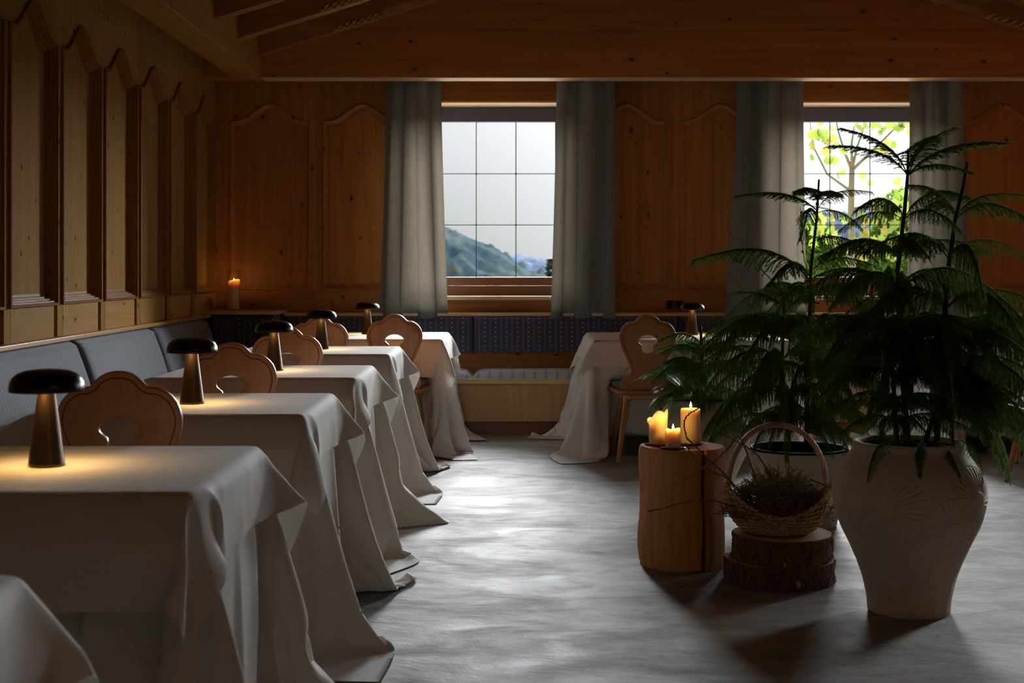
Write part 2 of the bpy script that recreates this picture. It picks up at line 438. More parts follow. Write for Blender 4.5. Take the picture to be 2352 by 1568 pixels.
def outline(u0, u1, zb, zv, zc, s, n=28):
    pts = [(u0+s, zb+s), (u1-s, zb+s)]
    for k in range(n+1):
        t = 1-2*k/n
        u = (u0+u1)/2+t*((u1-u0)/2-s)
        e = .02; sl_ = (crest(t+e, zv, zc)-crest(t-e, zv, zc))/(2*e*((u1-u0)/2))
        pts.append((u, crest(t, zv, zc)-s*math.sqrt(1+min(sl_*sl_, 2))))
    return pts

def panel_cell(mapf, wall, u0, u1, c0, c1, zlo, zhi, zb, zv, zc, prof, mats, flip=False):
    """frame boards round the opening (on the wall), the moulding and the recessed panel board"""
    n = 28
    def quad(m, a, q):
        m.add([mapf(*p) for p in a], [tuple(reversed(q)) if flip else q])
    fr = MB()
    Q = (0, 1, 2, 3)
    quad(fr, [(c0, zlo, 0), (u0, zlo, 0), (u0, zhi, 0), (c0, zhi, 0)], Q)
    quad(fr, [(u1, zlo, 0), (c1, zlo, 0), (c1, zhi, 0), (u1, zhi, 0)], Q)
    quad(fr, [(u0, zlo, 0), (u1, zlo, 0), (u1, zb, 0), (u0, zb, 0)], Q)
    o = outline(u0, u1, zb, zv, zc, 0, n)
    for k in range(n):
        p, q = o[2+k], o[3+k]
        quad(fr, [(q[0], q[1], 0), (p[0], p[1], 0), (p[0], zhi, 0), (q[0], zhi, 0)], Q)
    fr.build('frame_board', mats[0], wall)
    mo = MB(); loops = [outline(u0, u1, zb, zv, zc, s, n) for s, d in prof]
    N = len(loops[0]); vs = []
    for lp, (s, d) in zip(loops, prof): vs += [mapf(u, z, d) for u, z in lp]
    fs = []
    for i in range(len(prof)-1):
        for k in range(N):
            q = (i*N+k, i*N+(k+1) % N, (i+1)*N+(k+1) % N, (i+1)*N+k)
            fs.append(q if not flip else tuple(reversed(q)))
    mo.add(vs, fs)
    s, d = prof[-1]
    vp = [mapf(u, z, d) for u, z in loops[-1]]
    mid = len(vp); cc = [mapf((u0+u1)/2, (zb+zv)/2, d)]
    fp = [(k, (k+1) % N, mid) for k in range(N)]
    if flip: fp = [tuple(reversed(f)) for f in fp]
    pn = mk('panel', vp+cc, fp, mats[1], wall)
    mo.build('moulding', mats[2], pn)

# ---- left wall
wl = MB(); wl.box(XL-.35, XL-.075, YF, YB+.1, 0, 3.1)
wl.box(XL-.08, XL, YF, 0.12, 0, 3.1)
WL = struct(wl.build('wall_left', WOOD_V_LEFT))
mapL = lambda u, z, d: (XL-d, u, z)
profL = [(0, 0), (0, -.014), (.009, -.017), (.011, -.004), (.020, -.003), (.021, .011), (.030, .012), (.031, .026), (.040, .027), (.042, .040), (.055, .042)]
yn = 10.05
k = 0
while yn > .5:
    y1, y2 = yn, yn+.662
    panel_cell(mapL, WL, y1, y2, y1-.042, y2+.041 if k else y2+.12, 1.015, 3.1, 1.02, 2.30, 2.455, profL, (WOOD_V_LEFT, WOOD_V_LEFT, WOOD_MOULD), flip=True)
    rb = MB(); rb.box(XL-.05, XL+.001, y1+.03, y2-.03, LEDZ, 1.014); rb.build('rail_board', WOOD_RAIL_L, WL)
    rb = MB(); rb.box(XL-.05, XL, y1-.052, y1+.029, LEDZ, 1.014); rb.build('stile_board', WOOD_V_LEFT, WL)
    yn -= .7435; k += 1
b = MB(); b.box(XL-.06, XL-.001, YF, 0.5, .8, 3.1); b.box(XL-.06, XL, 0.1, 10.8, 0, LEDZ); b.box(XL-.06, XL-.002, 10.6, 10.8, 0, 1.02); b.build('base_board', WOOD_RAIL_L, WL)
# cornice joint line boards are the frame boards themselves

# ---- back wall
W1 = (-.78, .545); W2 = (1.98, 3.315); WZ0, WZ1 = .985, 2.453
b = MB()
def back_solid(x0, x1, z0, z1): b.box(x0, x1, YB+.07, YB+.36, z0, z1)
back_solid(XL-.3, W1[0], 0, 4.3); back_solid(W1[1], W2[0], 0, 4.3); back_solid(W2[1], XR+.3, 0, 4.3)
for w in (W1, W2): back_solid(w[0], w[1], 0, WZ0-.03); back_solid(w[0], w[1], WZ1+.02, 4.3)
WB = struct(b.build('wall_back', WOOD_V_BACK))
mapB = lambda u, z, d: (u, YB+d, z)
profB = [(0, 0), (.001, -.010), (.007, -.012), (.031, .004), (.033, .014), (.05, .014)]
cells = [(-2.135, -1.524, XL, -1.478), (-1.431, -.82, -1.478, W1[0]), (.575, 1.183, W1[1], 1.233), (1.283, 1.897, 1.233, W2[0]), (3.42, 4.03, W2[1], 4.08), (4.13, 4.70, 4.08, XR)]
for u0, u1, c0, c1 in cells:
    panel_cell(mapB, WB, u0, u1, c0, c1, 1.035-.001, 2.75, 1.035, 2.317, 2.446, profB, (WOOD_V_BACK, WOOD_V_BACK, WOOD_V_BACK))
    rb = MB(); rb.box(c0+.001, c1-.001, YB, YB+.07, LEDZ-.02, 1.033); rb.build('rail_board', WOOD_H_X, WB)
for w in (W1, W2):
    rb = MB(); rb.box(w[0], w[1], YB, YB+.07, WZ1+.012, 2.75); rb.build('header_board', WOOD_H_X, WB)
    rb = MB(); rb.box(w[0], w[1], YB+.002, YB+.07, LEDZ-.02, WZ0-.032); rb.build('apron_board', WOOD_H_X, WB)
rb = MB(); rb.box(XL, XR, YB+.01, YB+.07, 0, LEDZ-.02); rb.build('base_board', WOOD_H_X, WB)

# ---- windows
def window(name, w, gx0, bars):
    x0, x1 = w
    rt = bpy.data.objects.new(name, None); link(rt); struct(rt); rt.location = (0, 0, 0)
    m = MB(); m.box(x0, x0+.02, YB, YB+.33, WZ0, WZ1); m.build('reveal_board', WOOD_V_BACK, rt)
    m = MB(); m.box(x1-.02, x1, YB, YB+.33, WZ0, WZ1); m.build('reveal_board', WOOD_V_BACK, rt)
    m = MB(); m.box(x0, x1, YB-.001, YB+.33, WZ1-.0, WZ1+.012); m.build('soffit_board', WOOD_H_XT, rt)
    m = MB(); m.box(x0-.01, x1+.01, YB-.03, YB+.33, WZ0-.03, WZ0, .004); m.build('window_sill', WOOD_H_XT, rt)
    yf = YB+.29
    m = MB(); m.box(x0+.02, x1-.02, yf, yf+.07, 2.338, WZ1, .004); m.build('blind_box', DARKBOX, rt)
    m = MB(); m.box(x0+.02, x1-.02, yf, yf+.07, 1.062, 1.128, .004); m.build('bottom_rail', WOOD_FRAME, rt)
    m = MB(); m.box(x0+.02, x1-.02, yf-.01, yf+.07, WZ0, 1.061, .003); m.build('lower_frame', WOOD_FRAME, rt)
    m = MB(); m.box(x0+.02, bars[0]-.0, yf, yf+.07, 1.128, 2.338); m.build('side_frame', WOOD_FRAME, rt)
    m = MB(); m.box(bars[-1], x1-.02, yf, yf+.07, 1.128, 2.338); m.build('side_frame', WOOD_FRAME, rt)
    yg = YB+.32
    zs = [1.2-(py-615)*yg/F for py in (635, 516.5, 399, 282)]; zs[0] -= .004; zs[-1] += .006
    for i in range(len(bars)-1):
        for j in range(3):
            g = MB(); e = .002
            g.box(bars[i]+e, bars[i+1]-e, yg-.002, yg+.002, zs[j]+e, zs[j+1]-e)
            g.build('pane', GLASS, rt)
    for x in bars[1:-1]:
        g = MB(); g.tube([(x, yg, zs[0]), (x, yg, zs[-1])], .0042, 6); g.build('lead_bar', LEAD, rt)
    for z in zs[1:-1]:
        g = MB(); g.tube([(bars[0], yg, z), (bars[-1], yg, z)], .0034, 6)
        for x in bars[1:-1]: g.tube([(x-.007, yg-.004, z), (x+.007, yg-.004, z)], .006, 6)
        g.build('lead_bar', LEAD, rt)
    return rt
gx = lambda px: (px-CX)*(YB+.32)/F
window('window_1', W1, 0, [gx(p) for p in (972, 1003, 1094, 1185, 1276, 1318)])
window('window_2', W2, 0, [gx(p) for p in (1768, 1814, 1906, 1998, 2090, 2136)])

# ---- right wall (out of frame) with one window, front wall behind the camera
b = MB()
RY0, RY1 = 7.9, 9.3
b.box(XR, XR+.3, YF, RY0, 0, 4.3); b.box(XR, XR+.3, RY1, YB+.1, 0, 4.3)
b.box(XR, XR+.3, RY0, RY1, 0, 1.0); b.box(XR, XR+.3, RY0, RY1, 2.4, 4.3)
struct(b.build('wall_right', WOOD_V_BACK))
b = MB(); b.box(XL-.3, XR+.3, YF-.3, YF, 0, 4.3); struct(b.build('wall_front', WOOD_V_BACK))

# ---- header beam / gable boards in front of the back wall
GY0, GY1, BZ = 10.36, 10.545, 2.589
hb = MB(); hb.box(XL, XR, GY0, GY1, BZ, 2.93, .004); HB = struct(hb.build('trim_1', WOOD_H_X))
m = MB(); m.box(-1.823, 4.30, GY0+.001, GY1, BZ-.006, BZ); m.build('painted_lit_underside', WOOD_H_XT, HB)  # added thin sheet; its paler pine paints light under the beam
for z0, z1 in ((2.931, 3.27), (3.271, 3.61), (3.611, 3.95), (3.951, 4.2)):
    m = MB(); m.box(XL, XR, GY0+.002, GY1, z0, z1, .002); m.build('plank', WOOD_H_X, HB)
# ---- long beams
b = MB(); b.box(-2.04, -1.823, YF, GY0-.001, BZ, 2.98, .006); struct(b.build('trim_2', WOOD_BEAM))
b = MB(); b.box(4.30, 4.52, YF, GY0-.001, BZ, 2.98, .006); struct(b.build('trim_3', WOOD_BEAM))
# ---- ceiling: two slopes of boards on rafters
XM = 1.24; SL = .31; ZR = 2.73; RH = .15
b = MB()
zc_ = lambda x: ZR+RH+SL*(XM+1.823-abs(x-XM))
for s_ in (-1, 1):
    xa, xb = (XL-.1, XM) if s_ < 0 else (XM, XR+.1)
    z1, z2 = zc_(xa), zc_(xb)
    b.add([(xa, YF, z1), (xb, YF, z2), (xb, GY1+.3, z2), (xa, GY1+.3, z1), (xa, YF, z1+.05), (xb, YF, z2+.05), (xb, GY1+.3, z2+.05), (xa, GY1+.3, z1+.05)],
          [(0, 3, 2, 1), (4, 5, 6, 7), (0, 1, 5, 4), (1, 2, 6, 5), (2, 3, 7, 6), (3, 0, 4, 7)])
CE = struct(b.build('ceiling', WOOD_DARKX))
def rafter(y0, s_):
    """bottom edge from the beam up to the ridge; the first metre square, then a rounded moulding, a carved spray between"""
    w = .12; L0 = 0.80; Lt = 3.06
    xs = lambda d: (-1.823+d) if s_ < 0 else (4.303-d)
    zb = lambda d: ZR+SL*d
    def sec(d, prof):
        return [(xs(d), y0+py, zb(d)+pz) for py, pz in prof]
    sq = [(0, .0), (0, .0), (0, .0), (0, RH), (w, RH), (w, 0), (w, 0), (w, 0)]
    rd = [(.034, 0), (.012, .012), (.0, .045), (0, RH), (w, RH), (w, .045), (w-.012, .012), (w-.034, 0)]
    secs = [sec(0, sq), sec(L0, sq), sec(L0+.12, rd), sec(Lt, rd)]
    m = MB(); vs = [p for s in secs for p in s]; fs = []
    for i in range(3):
        for k in range(8):
            q = (i*8+k, (i+1)*8+k, (i+1)*8+(k+1) % 8, i*8+(k+1) % 8); fs.append(q if s_ < 0 else q[::-1])
    fs += [tuple(range(8)), tuple(reversed(range(24, 32)))]
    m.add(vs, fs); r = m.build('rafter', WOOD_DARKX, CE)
    c = MB()
    for k in range(13):
        d = .56+k*.026; a = (k % 2-.5)*2
        x, z = xs(d), zb(d)
        c.tube([(x-.012, y0+.012+.01*a, z+.012), (x, y0-.004, z+.016+.008*a), (x+.02, y0-.002, z+.03+.012*a), (x+.03, y0+.004, z+.03)], [.003, .009, .006, .002], 6)
        c.tube([(x-.012, y0+.03, z-.001), (x+.01, y0+.03+.02*a, z+.001), (x+.03, y0+.03+.03*a, z+.008)], [.003, .008, .002], 6)
    c.build('carving', WOOD_EDGE, r, smooth=True)
for k in range(14):
    rafter(10.23-.752*k, -1); rafter(10.23-.752*k, 1)

# ---- ledges over the benches
def ledge_mb(): return MB()
b = MB(); b.box(XL-.01, XL+.055, -1.0, 7.3, LEDZ-.022, LEDZ, .003); LL = struct(b.build('trim_4', WOOD_EDGE))
b = MB(); b.box(XL-.01, XL+.055, 7.302, 10.36, LEDZ-.022, LEDZ, .003); b.build('ledge_board', WOOD_EDGE, LL)
b = MB(); b.box(-1.70, XR, YB-.16, YB+.01, LEDZ-.022, LEDZ, .003); struct(b.build('trim_5', WOOD_H_XT))
# corner shelf with a rounded end
pts = []
xe = -1.70; y0 = 10.34
pts = [(XL, YB), (XL, y0)]
for k in range(9):
    a = -PI/2+PI/2*k/8; pts.append((xe-.09+.09*math.cos(a), y0+.09+.09*math.sin(a)))
pts.append((xe, YB))
m = MB(); n_ = len(pts); m.add([(x, y, LEDZ-.001) for x, y in pts]+[(x, y, LEDZ+.022) for x, y in pts],
      [tuple(reversed(range(n_))), tuple(range(n_, 2*n_))]+[(k, (k+1) % n_, n_+(k+1) % n_, n_+k) for k in range(n_)])
SHELFZ = LEDZ+.022
struct(m.build('trim_6', WOOD_H_XT))

# ================================================================== BENCHES
def cushion(name, mat, parent, f, nu, nv, prof):
    """generic pillow slab: f(u,v,t) with u,v in 0..1 and t bulge 0..1 on the visible side"""
    vs = []; fs = []
    for j in range(nv+1):
        for i in range(nu+1):
            u, v = i/nu, j/nv
            t = prof(u)*prof(v); vs.append(f(u, v, t))
    for j in range(nv):
        for i in range(nu): fs.append((j*(nu+1)+i, j*(nu+1)+i+1, (j+1)*(nu+1)+i+1, (j+1)*(nu+1)+i))
    n0 = len(vs)
    for (u, v) in ((0, 0), (1, 0), (1, 1), (0, 1)): vs.append(f(u, v, -1))
    # close the sides
    rim = [i for i in range(nu+1)]+[(j)*(nu+1)+nu for j in range(1, nv+1)]+[nv*(nu+1)+i for i in range(nu-1, -1, -1)]+[j*(nu+1) for j in range(nv-1, 0, -1)]
    cen = len(vs); vs.append(f(.5, .5, -1))
    fs.append((n0+3, n0+2, n0+1, n0))
    def near(i):
        k = rim.index(i)
    c = [0, nu, nv*(nu+1)+nu, nv*(nu+1)]
    ci = [rim.index(x) for x in c]+[len(rim)]
    for q in range(4):
        seg = rim[ci[q]:ci[q+1]]+[rim[ci[q+1] % len(rim)]]
        fs.append(tuple([n0+q]+[n0+(q+1) % 4]+list(reversed(seg))))
    o = mk(name, vs, fs, mat, parent, True); return o
pe = lambda t, e=.10: (1-(1-min(1, min(t, 1-t)/e))**2)**.5 if 0 < t < 1 else 0.0

# left bench
LBX = -1.76
BL = thing('wall_bench', 'long pine bench with grey-blue upholstered back along the left wall', 'bench')
b = MB(); b.box(XL+.06, LBX, -.6, 10.10, .375, .411, .006); b.build('seat_board', WOOD_EDGE, BL)
b = MB(); b.box(XL+.06, LBX-.04, -.6, 10.10, .10, .375); b.build('front_panel', WOOD_H_Y, BL)
b = MB(); b.box(XL+.06, LBX-.09, -.6, 10.10, 0, .10); b.build('plinth', WOOD_FRAME, BL)
b = MB(); b.box(XL+.01, XL+.05, -.6, 10.10, .40, .60); b.build('back_board', WOOD_H_Y, BL)
seams = [10.24, 8.71, 7.17, 5.62, 4.08, 2.54, 1.0, -.55]
for a_, c_ in zip(seams[1:], seams[:-1]):
    def f(u, v, t, a_=a_, c_=c_):
        y = a_+.004+(c_-a_-.008)*u; z = .535+(.838-.535)*v
        base = XL+.055+.105*(1-v)
        return (XL+.012, y, z) if t < 0 else (base-.045+.05*t+.006*math.sin(PI*v)*t, y, z)
    cushion('back_cushion', UPH_LEFT, BL, lambda u, v, t: f(1-u, v, t), 60, 12, lambda t: pe(t, .06))
    def g(u, v, t, a_=a_, c_=c_):
        y = a_+.004+(c_-a_-.008)*u; x = XL+.14+(LBX-XL-.15)*v
        return (x, y, .411) if t < 0 else (x, y, .412+.045*t)
    cushion('seat_cushion', UPH_LEFT, BL, lambda u, v, t: g(1-u, v, t), 40, 10, lambda t: pe(t, .08))

# back bench
BB = thing('wall_bench', 'pine bench with dark blue striped upholstery under the back windows', 'bench')
b = MB(); b.box(-1.70, XR-.05, 10.15, 10.66, .371, .411, .006); b.build('seat_board', WOOD_H_XT, BB)
b = MB(); b.box(-1.70, XR-.05, 10.19, 10.23, .10, .371); b.build('front_panel', WOOD_FP, BB)
b = MB(); b.box(-1.70, XR-.05, 10.24, 10.27, 0, .10); b.build('plinth', WOOD_FRAME, BB)
b = MB(); b.box(-1.70, XR-.05, 10.66, 10.70, .40, .842); b.build('back_board', WOOD_H_X, BB)
bs = [-1.69, -.28, 1.25, 2.78, 4.31, 4.69]
for a_, c_ in zip(bs[:-1], bs[1:]):
    def f(u, v, t, a_=a_, c_=c_):
        x = a_+.003+(c_-a_-.006)*u; z = .572+(.838-.572)*v
        base = 10.61-.07*(1-v)
        return (x, 10.66, z) if t < 0 else (x, base+.04-.045*t, z)
    cushion('back_cushion', UPH_BACK, BB, f, 60, 12, lambda t: pe(t, .05))
    def g(u, v, t, a_=a_, c_=c_):
        x = a_+.003+(c_-a_-.006)*u; y = 10.165+.46*v
        return (x, y, .411) if t < 0 else (x, y, .412+.043*t)
    cushion('seat_cushion', UPH_SEAT, BB, g, 60, 16, lambda t: pe(t, .07))
# corner back piece
def f(u, v, t):
    x0_, x1_ = XL+.10*(1-v)+.03, -1.715
    x = x0_+(x1_-x0_)*u; z = .50+(.856-.50)*v; base = 10.37-.06*(1-v)
    return (x, 10.62, z) if t < 0 else (x, base+.03-.035*t, z)
CB = cushion('corner_back_cushion', UPH_BACK, BB, f, 30, 12, lambda t: pe(t, .06))

# ================================================================== DRAPED CLOTH (position based dynamics)
def grid_faces(ny, nx):
    idx = np.arange(ny*nx).reshape(ny, nx)
    return np.stack([idx[:-1, :-1].ravel(), idx[:-1, 1:].ravel(), idx[1:, 1:].ravel(), idx[1:, :-1].ravel()], 1)

def drape(hx, hy, dx0, dx1, dy0, dy1, h, floor_z, cols=(), radial=None, seed=1, sp=.028, coarse=150, fine=70, it=16, bend=.10, ang0=1.25, ranges=(2, 4)):
    """table half size hx, hy; overhang dx0 (left) dx1 (right) dy0 (near) dy1 (far). Returns P (ny,nx,3)."""
    r_ = np.random.default_rng(seed)
    def axis(half, o0, o1, s):
        n = int(round((2*half+o0+o1)/s))+1
        return np.linspace(-half-o0, half+o1, n)
    def run(Pt, U, Vv, steps, iters, vel0=True):
        ny, nx = Pt.shape[:2]
        inside = (np.abs(U) <= hx)[None, :] & (np.abs(Vv) <= hy)[:, None]
        w = np.where(inside, 0., 1.)[..., None]
        su = U[1]-U[0]; svv = Vv[1]-Vv[0]; dg = math.hypot(su, svv)
        def cons(a, b_, rest, k, comp=True):
            A, B = Pt[a], Pt[b_]; wa, wb = w[a], w[b_]
            d = B-A; L = np.sqrt((d*d).sum(-1, keepdims=True))+1e-9
            ws = wa+wb; ws = np.where(ws == 0, 1, ws)
            c = k*(L-rest)/L/ws*d
            if not comp: c = np.where(L > rest, 0, c)
            Pt[a] = A+wa*c; Pt[b_] = B-wb*c
        S = slice
        def pairs(n, step, ph):   # index slices of disjoint pairs i, i+step
            return ph
        H = []
        for ph in (0, 1):
            H.append(((S(None), S(ph, nx-1, 2)), (S(None), S(ph+1, nx, 2)), su, 1.))
            H.append(((S(ph, ny-1, 2), S(None)), (S(ph+1, ny, 2), S(None)), svv, 1.))
        for ph in (0, 1):
            H.append(((S(ph, ny-1, 2), S(0, nx-1)), (S(ph+1, ny, 2), S(1, nx)), dg, .35))
            H.append(((S(ph, ny-1, 2), S(1, nx)), (S(ph+1, ny, 2), S(0, nx-1)), dg, .35))
        Bd = []
        for st in ranges:
            for ph in range(2*st):
                if ph >= st: continue
                Bd.append((st, ph))
        def fix(a, b_):
            na = a[0] if isinstance(a[0], slice) else a
            return a, b_
        V = np.zeros_like(Pt); dt = 1/60.
        prev = Pt.copy()
        for st in range(steps):
            V[..., 2] -= 9.8*dt
            V *= .975
            if st > steps-25: V *= .9
            prev = Pt.copy()
            Pt += V*dt*w
            for i_ in range(iters):
                for a, b_, rest, k_ in H:
                    cons(a, b_, rest, k_)
                if i_ % 4 == 0:
                    for (stp, ph) in Bd:
                        ia = np.arange(ph, nx-stp, 2*stp)
                        if len(ia): cons((S(None), ia), (S(None), ia+stp), su*stp, bend/ (1 if stp == 2 else 2))
                        ja = np.arange(ph, ny-stp, 2*stp)
                        if len(ja): cons((ja, S(None)), (ja+stp, S(None)), svv*stp, bend/(1 if stp == 2 else 2))
            # collisions
            X, Y, Z = Pt[..., 0], Pt[..., 1], Pt[..., 2]
            ex = .004
            pen = (np.abs(X) < hx+ex) & (np.abs(Y) < hy+ex) & (Z < h-.001) & ~inside
            ddx = hx+ex-np.abs(X); ddy = hy+ex-np.abs(Y)
            px = pen & (ddx < ddy); py_ = pen & ~px
            X[px] = (np.sign(X[px])*(hx+ex)); Y[py_] = (np.sign(Y[py_])*(hy+ex))
            for (bx0, bx1, by0, by1, bz, dr) in cols:
                q = (X > bx0) & (X < bx1) & (Y > by0) & (Y < by1) & (Z < bz)
                if dr == '+y': Y[q] = by1
                elif dr == '-y': Y[q] = by0
                elif dr == '+x': X[q] = bx1
            if radial is not None:
                Rm = radial(X, Y, Z); R = np.sqrt(X*X+Y*Y)
                q = (R < Rm) & ~inside & (Z < h-.01)
                s_ = np.where(q, Rm/np.maximum(R, 1e-6), 1.); X *= s_; Y *= s_
            fl = Z < floor_z
            Z[fl] = floor_z
            V = (Pt-prev)/dt
            V[fl] *= .35
            sp_ = np.sqrt((V*V).sum(-1, keepdims=True)); V *= np.minimum(1, 2.5/np.maximum(sp_, 1e-6))
        return Pt
    def start(U, Vv):
        Pt = np.zeros((len(Vv), len(U), 3)); Pt[..., 0] = U[None, :]; Pt[..., 1] = Vv[:, None]
        ox = np.maximum(np.abs(Pt[..., 0])-hx, 0); oy = np.maximum(np.abs(Pt[..., 1])-hy, 0)
        o = np.sqrt(ox*ox+oy*oy)
        # start with the overhang already bent 55 degrees down
        c, s = math.cos(ang0), math.sin(ang0)
        Pt[..., 0] = np.sign(Pt[..., 0])*(np.minimum(np.abs(Pt[..., 0]), hx)+ox*c)
        Pt[..., 1] = np.sign(Pt[..., 1])*(np.minimum(np.abs(Pt[..., 1]), hy)+oy*c)
        Pt[..., 2] = h-o*s*.9
        Pt[..., :2] += r_.normal(0, .0015, Pt[..., :2].shape)*(o[..., None] > 0)
        Pt[..., 2] = np.maximum(Pt[..., 2], floor_z)
        return Pt
    U0, V0 = axis(hx, dx0, dx1, sp*2), axis(hy, dy0, dy1, sp*2)
    Pt = run(start(U0, V0), U0, V0, coarse, it)
    U1, V1 = axis(hx, dx0, dx1, sp), axis(hy, dy0, dy1, sp)
    def interp(A, old, new, ax):
        i = np.clip(np.searchsorted(old, new)-1, 0, len(old)-2); t = (new-old[i])/(old[i+1]-old[i])
        A0 = np.take(A, i, ax); A1 = np.take(A, i+1, ax)
        sh = [1, 1, 1]; sh[ax] = len(new); t = t.reshape(sh); return A0*(1-t)+A1*t
    Pf = interp(interp(Pt, U0, U1, 1), V0, V1, 0)
    ins = (np.abs(U1) <= hx)[None, :] & (np.abs(V1) <= hy)[:, None]
    Pf[..., 2] = np.where(ins, h, Pf[..., 2])
    Pf[..., 0] = np.where(ins, U1[None, :], Pf[..., 0]); Pf[..., 1] = np.where(ins, V1[:, None], Pf[..., 1])
    Pf = run(Pf, U1, V1, fine, it)
    return Pf

def radial_map(Pt, hx, hy, off=.012, nt=180, nz=40, zmax=.8):
    """outermost radius of a draped cloth by angle and height, used so that the top cloth lies outside the lower one"""
    X, Y, Z = Pt[..., 0].ravel(), Pt[..., 1].ravel(), Pt[..., 2].ravel()
    R = np.sqrt(X*X+Y*Y); T = np.arctan2(Y, X)
    M = np.zeros((nt, nz))
    ti = ((T+PI)/(2*PI)*nt).astype(int) % nt; zi = np.clip((Z/zmax*nz).astype(int), 0, nz-1)
    np.maximum.at(M, (ti, zi), R)
    for _ in range(2):
        M = np.maximum(M, np.maximum(np.roll(M, 1, 0), np.roll(M, -1, 0))*.998*(M == 0)+M)
        M[:, 1:] = np.where(M[:, 1:] == 0, M[:, :-1], M[:, 1:]); M[:, :-1] = np.where(M[:, :-1] == 0, M[:, 1:], M[:, :-1])
    K = (np.roll(M, 1, 0)+np.roll(M, -1, 0)+M)/3
    def f(X, Y, Z):
        T = np.arctan2(Y, X); a = (T+PI)/(2*PI)*nt-.5; i0 = np.floor(a).astype(int); t = a-i0; i0 %= nt; i1 = (i0+1) % nt
        zi = np.clip((Z/zmax*nz).astype(int), 0, nz-1)
        return K[i0, zi]*(1-t)+K[i1, zi]*t+off
    return f

TH = .737   # wood top height; cloth lies at TH+
def cloth_mesh(name, Pt, mat, thick=.0016):
    ny, nx = Pt.shape[:2]
    o = mknp(name, Pt.reshape(-1, 3), grid_faces(ny, nx), mat, None, True)
    md = o.modifiers.new('sub', 'SUBSURF'); md.levels = 1; md.render_levels = 1
    return o

SIMS = {}
def make_set(key, hx, hy, cols=(), seed=1, drop=.69, od=(.17, .17, .235, .235), stiff=True):
    hC = TH+.004
    U_ = drape(hx, hy, drop, drop, drop, drop, hC, .006, cols, None, seed)
    rm = radial_map(U_, hx, hy)
    T_ = drape(hx+.003, hy+.003, od[0], od[1], od[2], od[3], hC+.004, .01, (), rm, seed+5, sp=.022, coarse=70 if stiff else 110, fine=45, bend=1.0 if stiff else .5, ang0=.55 if stiff else .8, ranges=(2, 4, 8) if stiff else (2, 4))
    # hemmed squares: keep the last row a touch heavier
    SIMS[key] = (U_, T_)
    return U_, T_

HT = []   # tables
def table_under(loc, hx, hy, label):
    t = thing('dining_table', label, 'table', loc)
    m = MB(); m.box(-hx, hx, -hy, hy, TH-.03, TH, .004); m.build('tabletop', WOOD_SEAT, t)
    for sx_ in (-1, 1):
        for sy_ in (-1, 1):
            m = MB(); x, y = sx_*(hx-.07), sy_*(hy-.07); m.box(x-.028, x+.028, y-.028, y+.028, .0, TH-.03); m.build('leg', WOOD_LEG, t)
    return t

def place_cloth(meU, meT, loc, labU, labT, flip=False):
    for me, lab, cat, nm in ((meU, labU, 'tablecloth', 'tablecloth'), (meT, labT, 'overlay', 'table_overlay')):
        o = bpy.data.objects.new(nm, me); link(o); o.location = loc
        if flip: o.rotation_euler = (0, 0, PI)
        md = o.modifiers.new('sub', 'SUBSURF'); md.levels = 1; md.render_levels = 1
        tag(o, lab, cat, 'floor-length white tablecloths' if nm == 'tablecloth' else 'white square overlay cloths')
def grid_mesh(name, Pt):
    o = mknp(name, Pt.reshape(-1, 3), grid_faces(*Pt.shape[:2]), CLOTH, None, True); me = o.data
    bpy.data.objects.remove(o); return me

hxA, hyA = .4275, .385; xcA = -1.0725
benchc = [(-5, -1.745-xcA, -3, 3, .47, '+x')]
UA, TA = make_set('a', hxA, hyA, benchc, seed=3)
UB, TB = make_set('b', hxA, hyA, benchc, seed=11, drop=.68)
meUA, meTA, meUB, meTB = grid_mesh('tablecloth', UA), grid_mesh('table_overlay', TA), grid_mesh('tablecloth', UB), grid_mesh('table_overlay', TB)
tabs = [(1.765, 'a', False, 'nearest table of the left row, blurred at the lower left corner'),
        (3.265, 'b', False, 'nearest fully seen table of the left row'),
        (4.80, 'a', False, 'second fully seen table of the left row'),
        (6.28, 'b', False, 'third fully seen table of the left row'),
        (7.90, 'a', False, 'fourth fully seen table of the left row')]
ordn = ['blurred table in the lower left corner', 'front table of the left row under the biggest lamp', 'second table of the left row from the front', 'third table of the left row from the front', 'fourth table of the left row']
for i, (yc, kk, fl, desc) in enumerate(tabs):
    loc = (xcA-(.085 if i == 0 else 0), yc-(.03 if i == 0 else 0), 0)
    table_under(loc, hxA, hyA, 'table under the cloths, '+ordn[i])
    place_cloth(meUA if kk == 'a' else meUB, meTA if kk == 'a' else meTB, loc, 'floor-length white cloth on the '+ordn[i], 'small white overlay on the '+ordn[i], fl)
# corner table (two chairs at its near side)
hx5, hy5 = .53, .49; c5 = (-.97, 9.61)
seat = lambda cxw, cyw, c, w=.21: (cxw-w-c[0], cxw+w-c[0], -2., cyw-c[1], .49, '+y')
U5, T5 = make_set('e', hx5, hy5, cols=[seat(-1.15, 9.00, c5), seat(-.725, 9.20, c5), (-5, -1.745-c5[0], -3, 3, .47, '+x'), (-3, 3, 10.13-c5[1], 3, .48, '-y')], seed=21, stiff=False)
table_under((c5[0], c5[1], 0), hx5, hy5, 'pine table hidden under the cloths in the back left corner')
place_cloth(grid_mesh('tablecloth', U5), grid_mesh('table_overlay', T5), (c5[0], c5[1], 0), 'floor-length white cloth on the corner table at the back left', 'white overlay on the corner table at the back left')
hx6, hy6 = .62, .52; c6 = (.53+.62, 9.56)
U6, T6 = make_set('f', hx6, hy6, cols=[seat(.838, 9.16, c6), (-3, 3, 10.13-c6[1], 3, .48, '-y')], seed=31, od=(.17, .17, .16, .2), stiff=False)
table_under((c6[0], c6[1], 0), hx6, hy6, 'pine table hidden under the cloths right of the aisle')
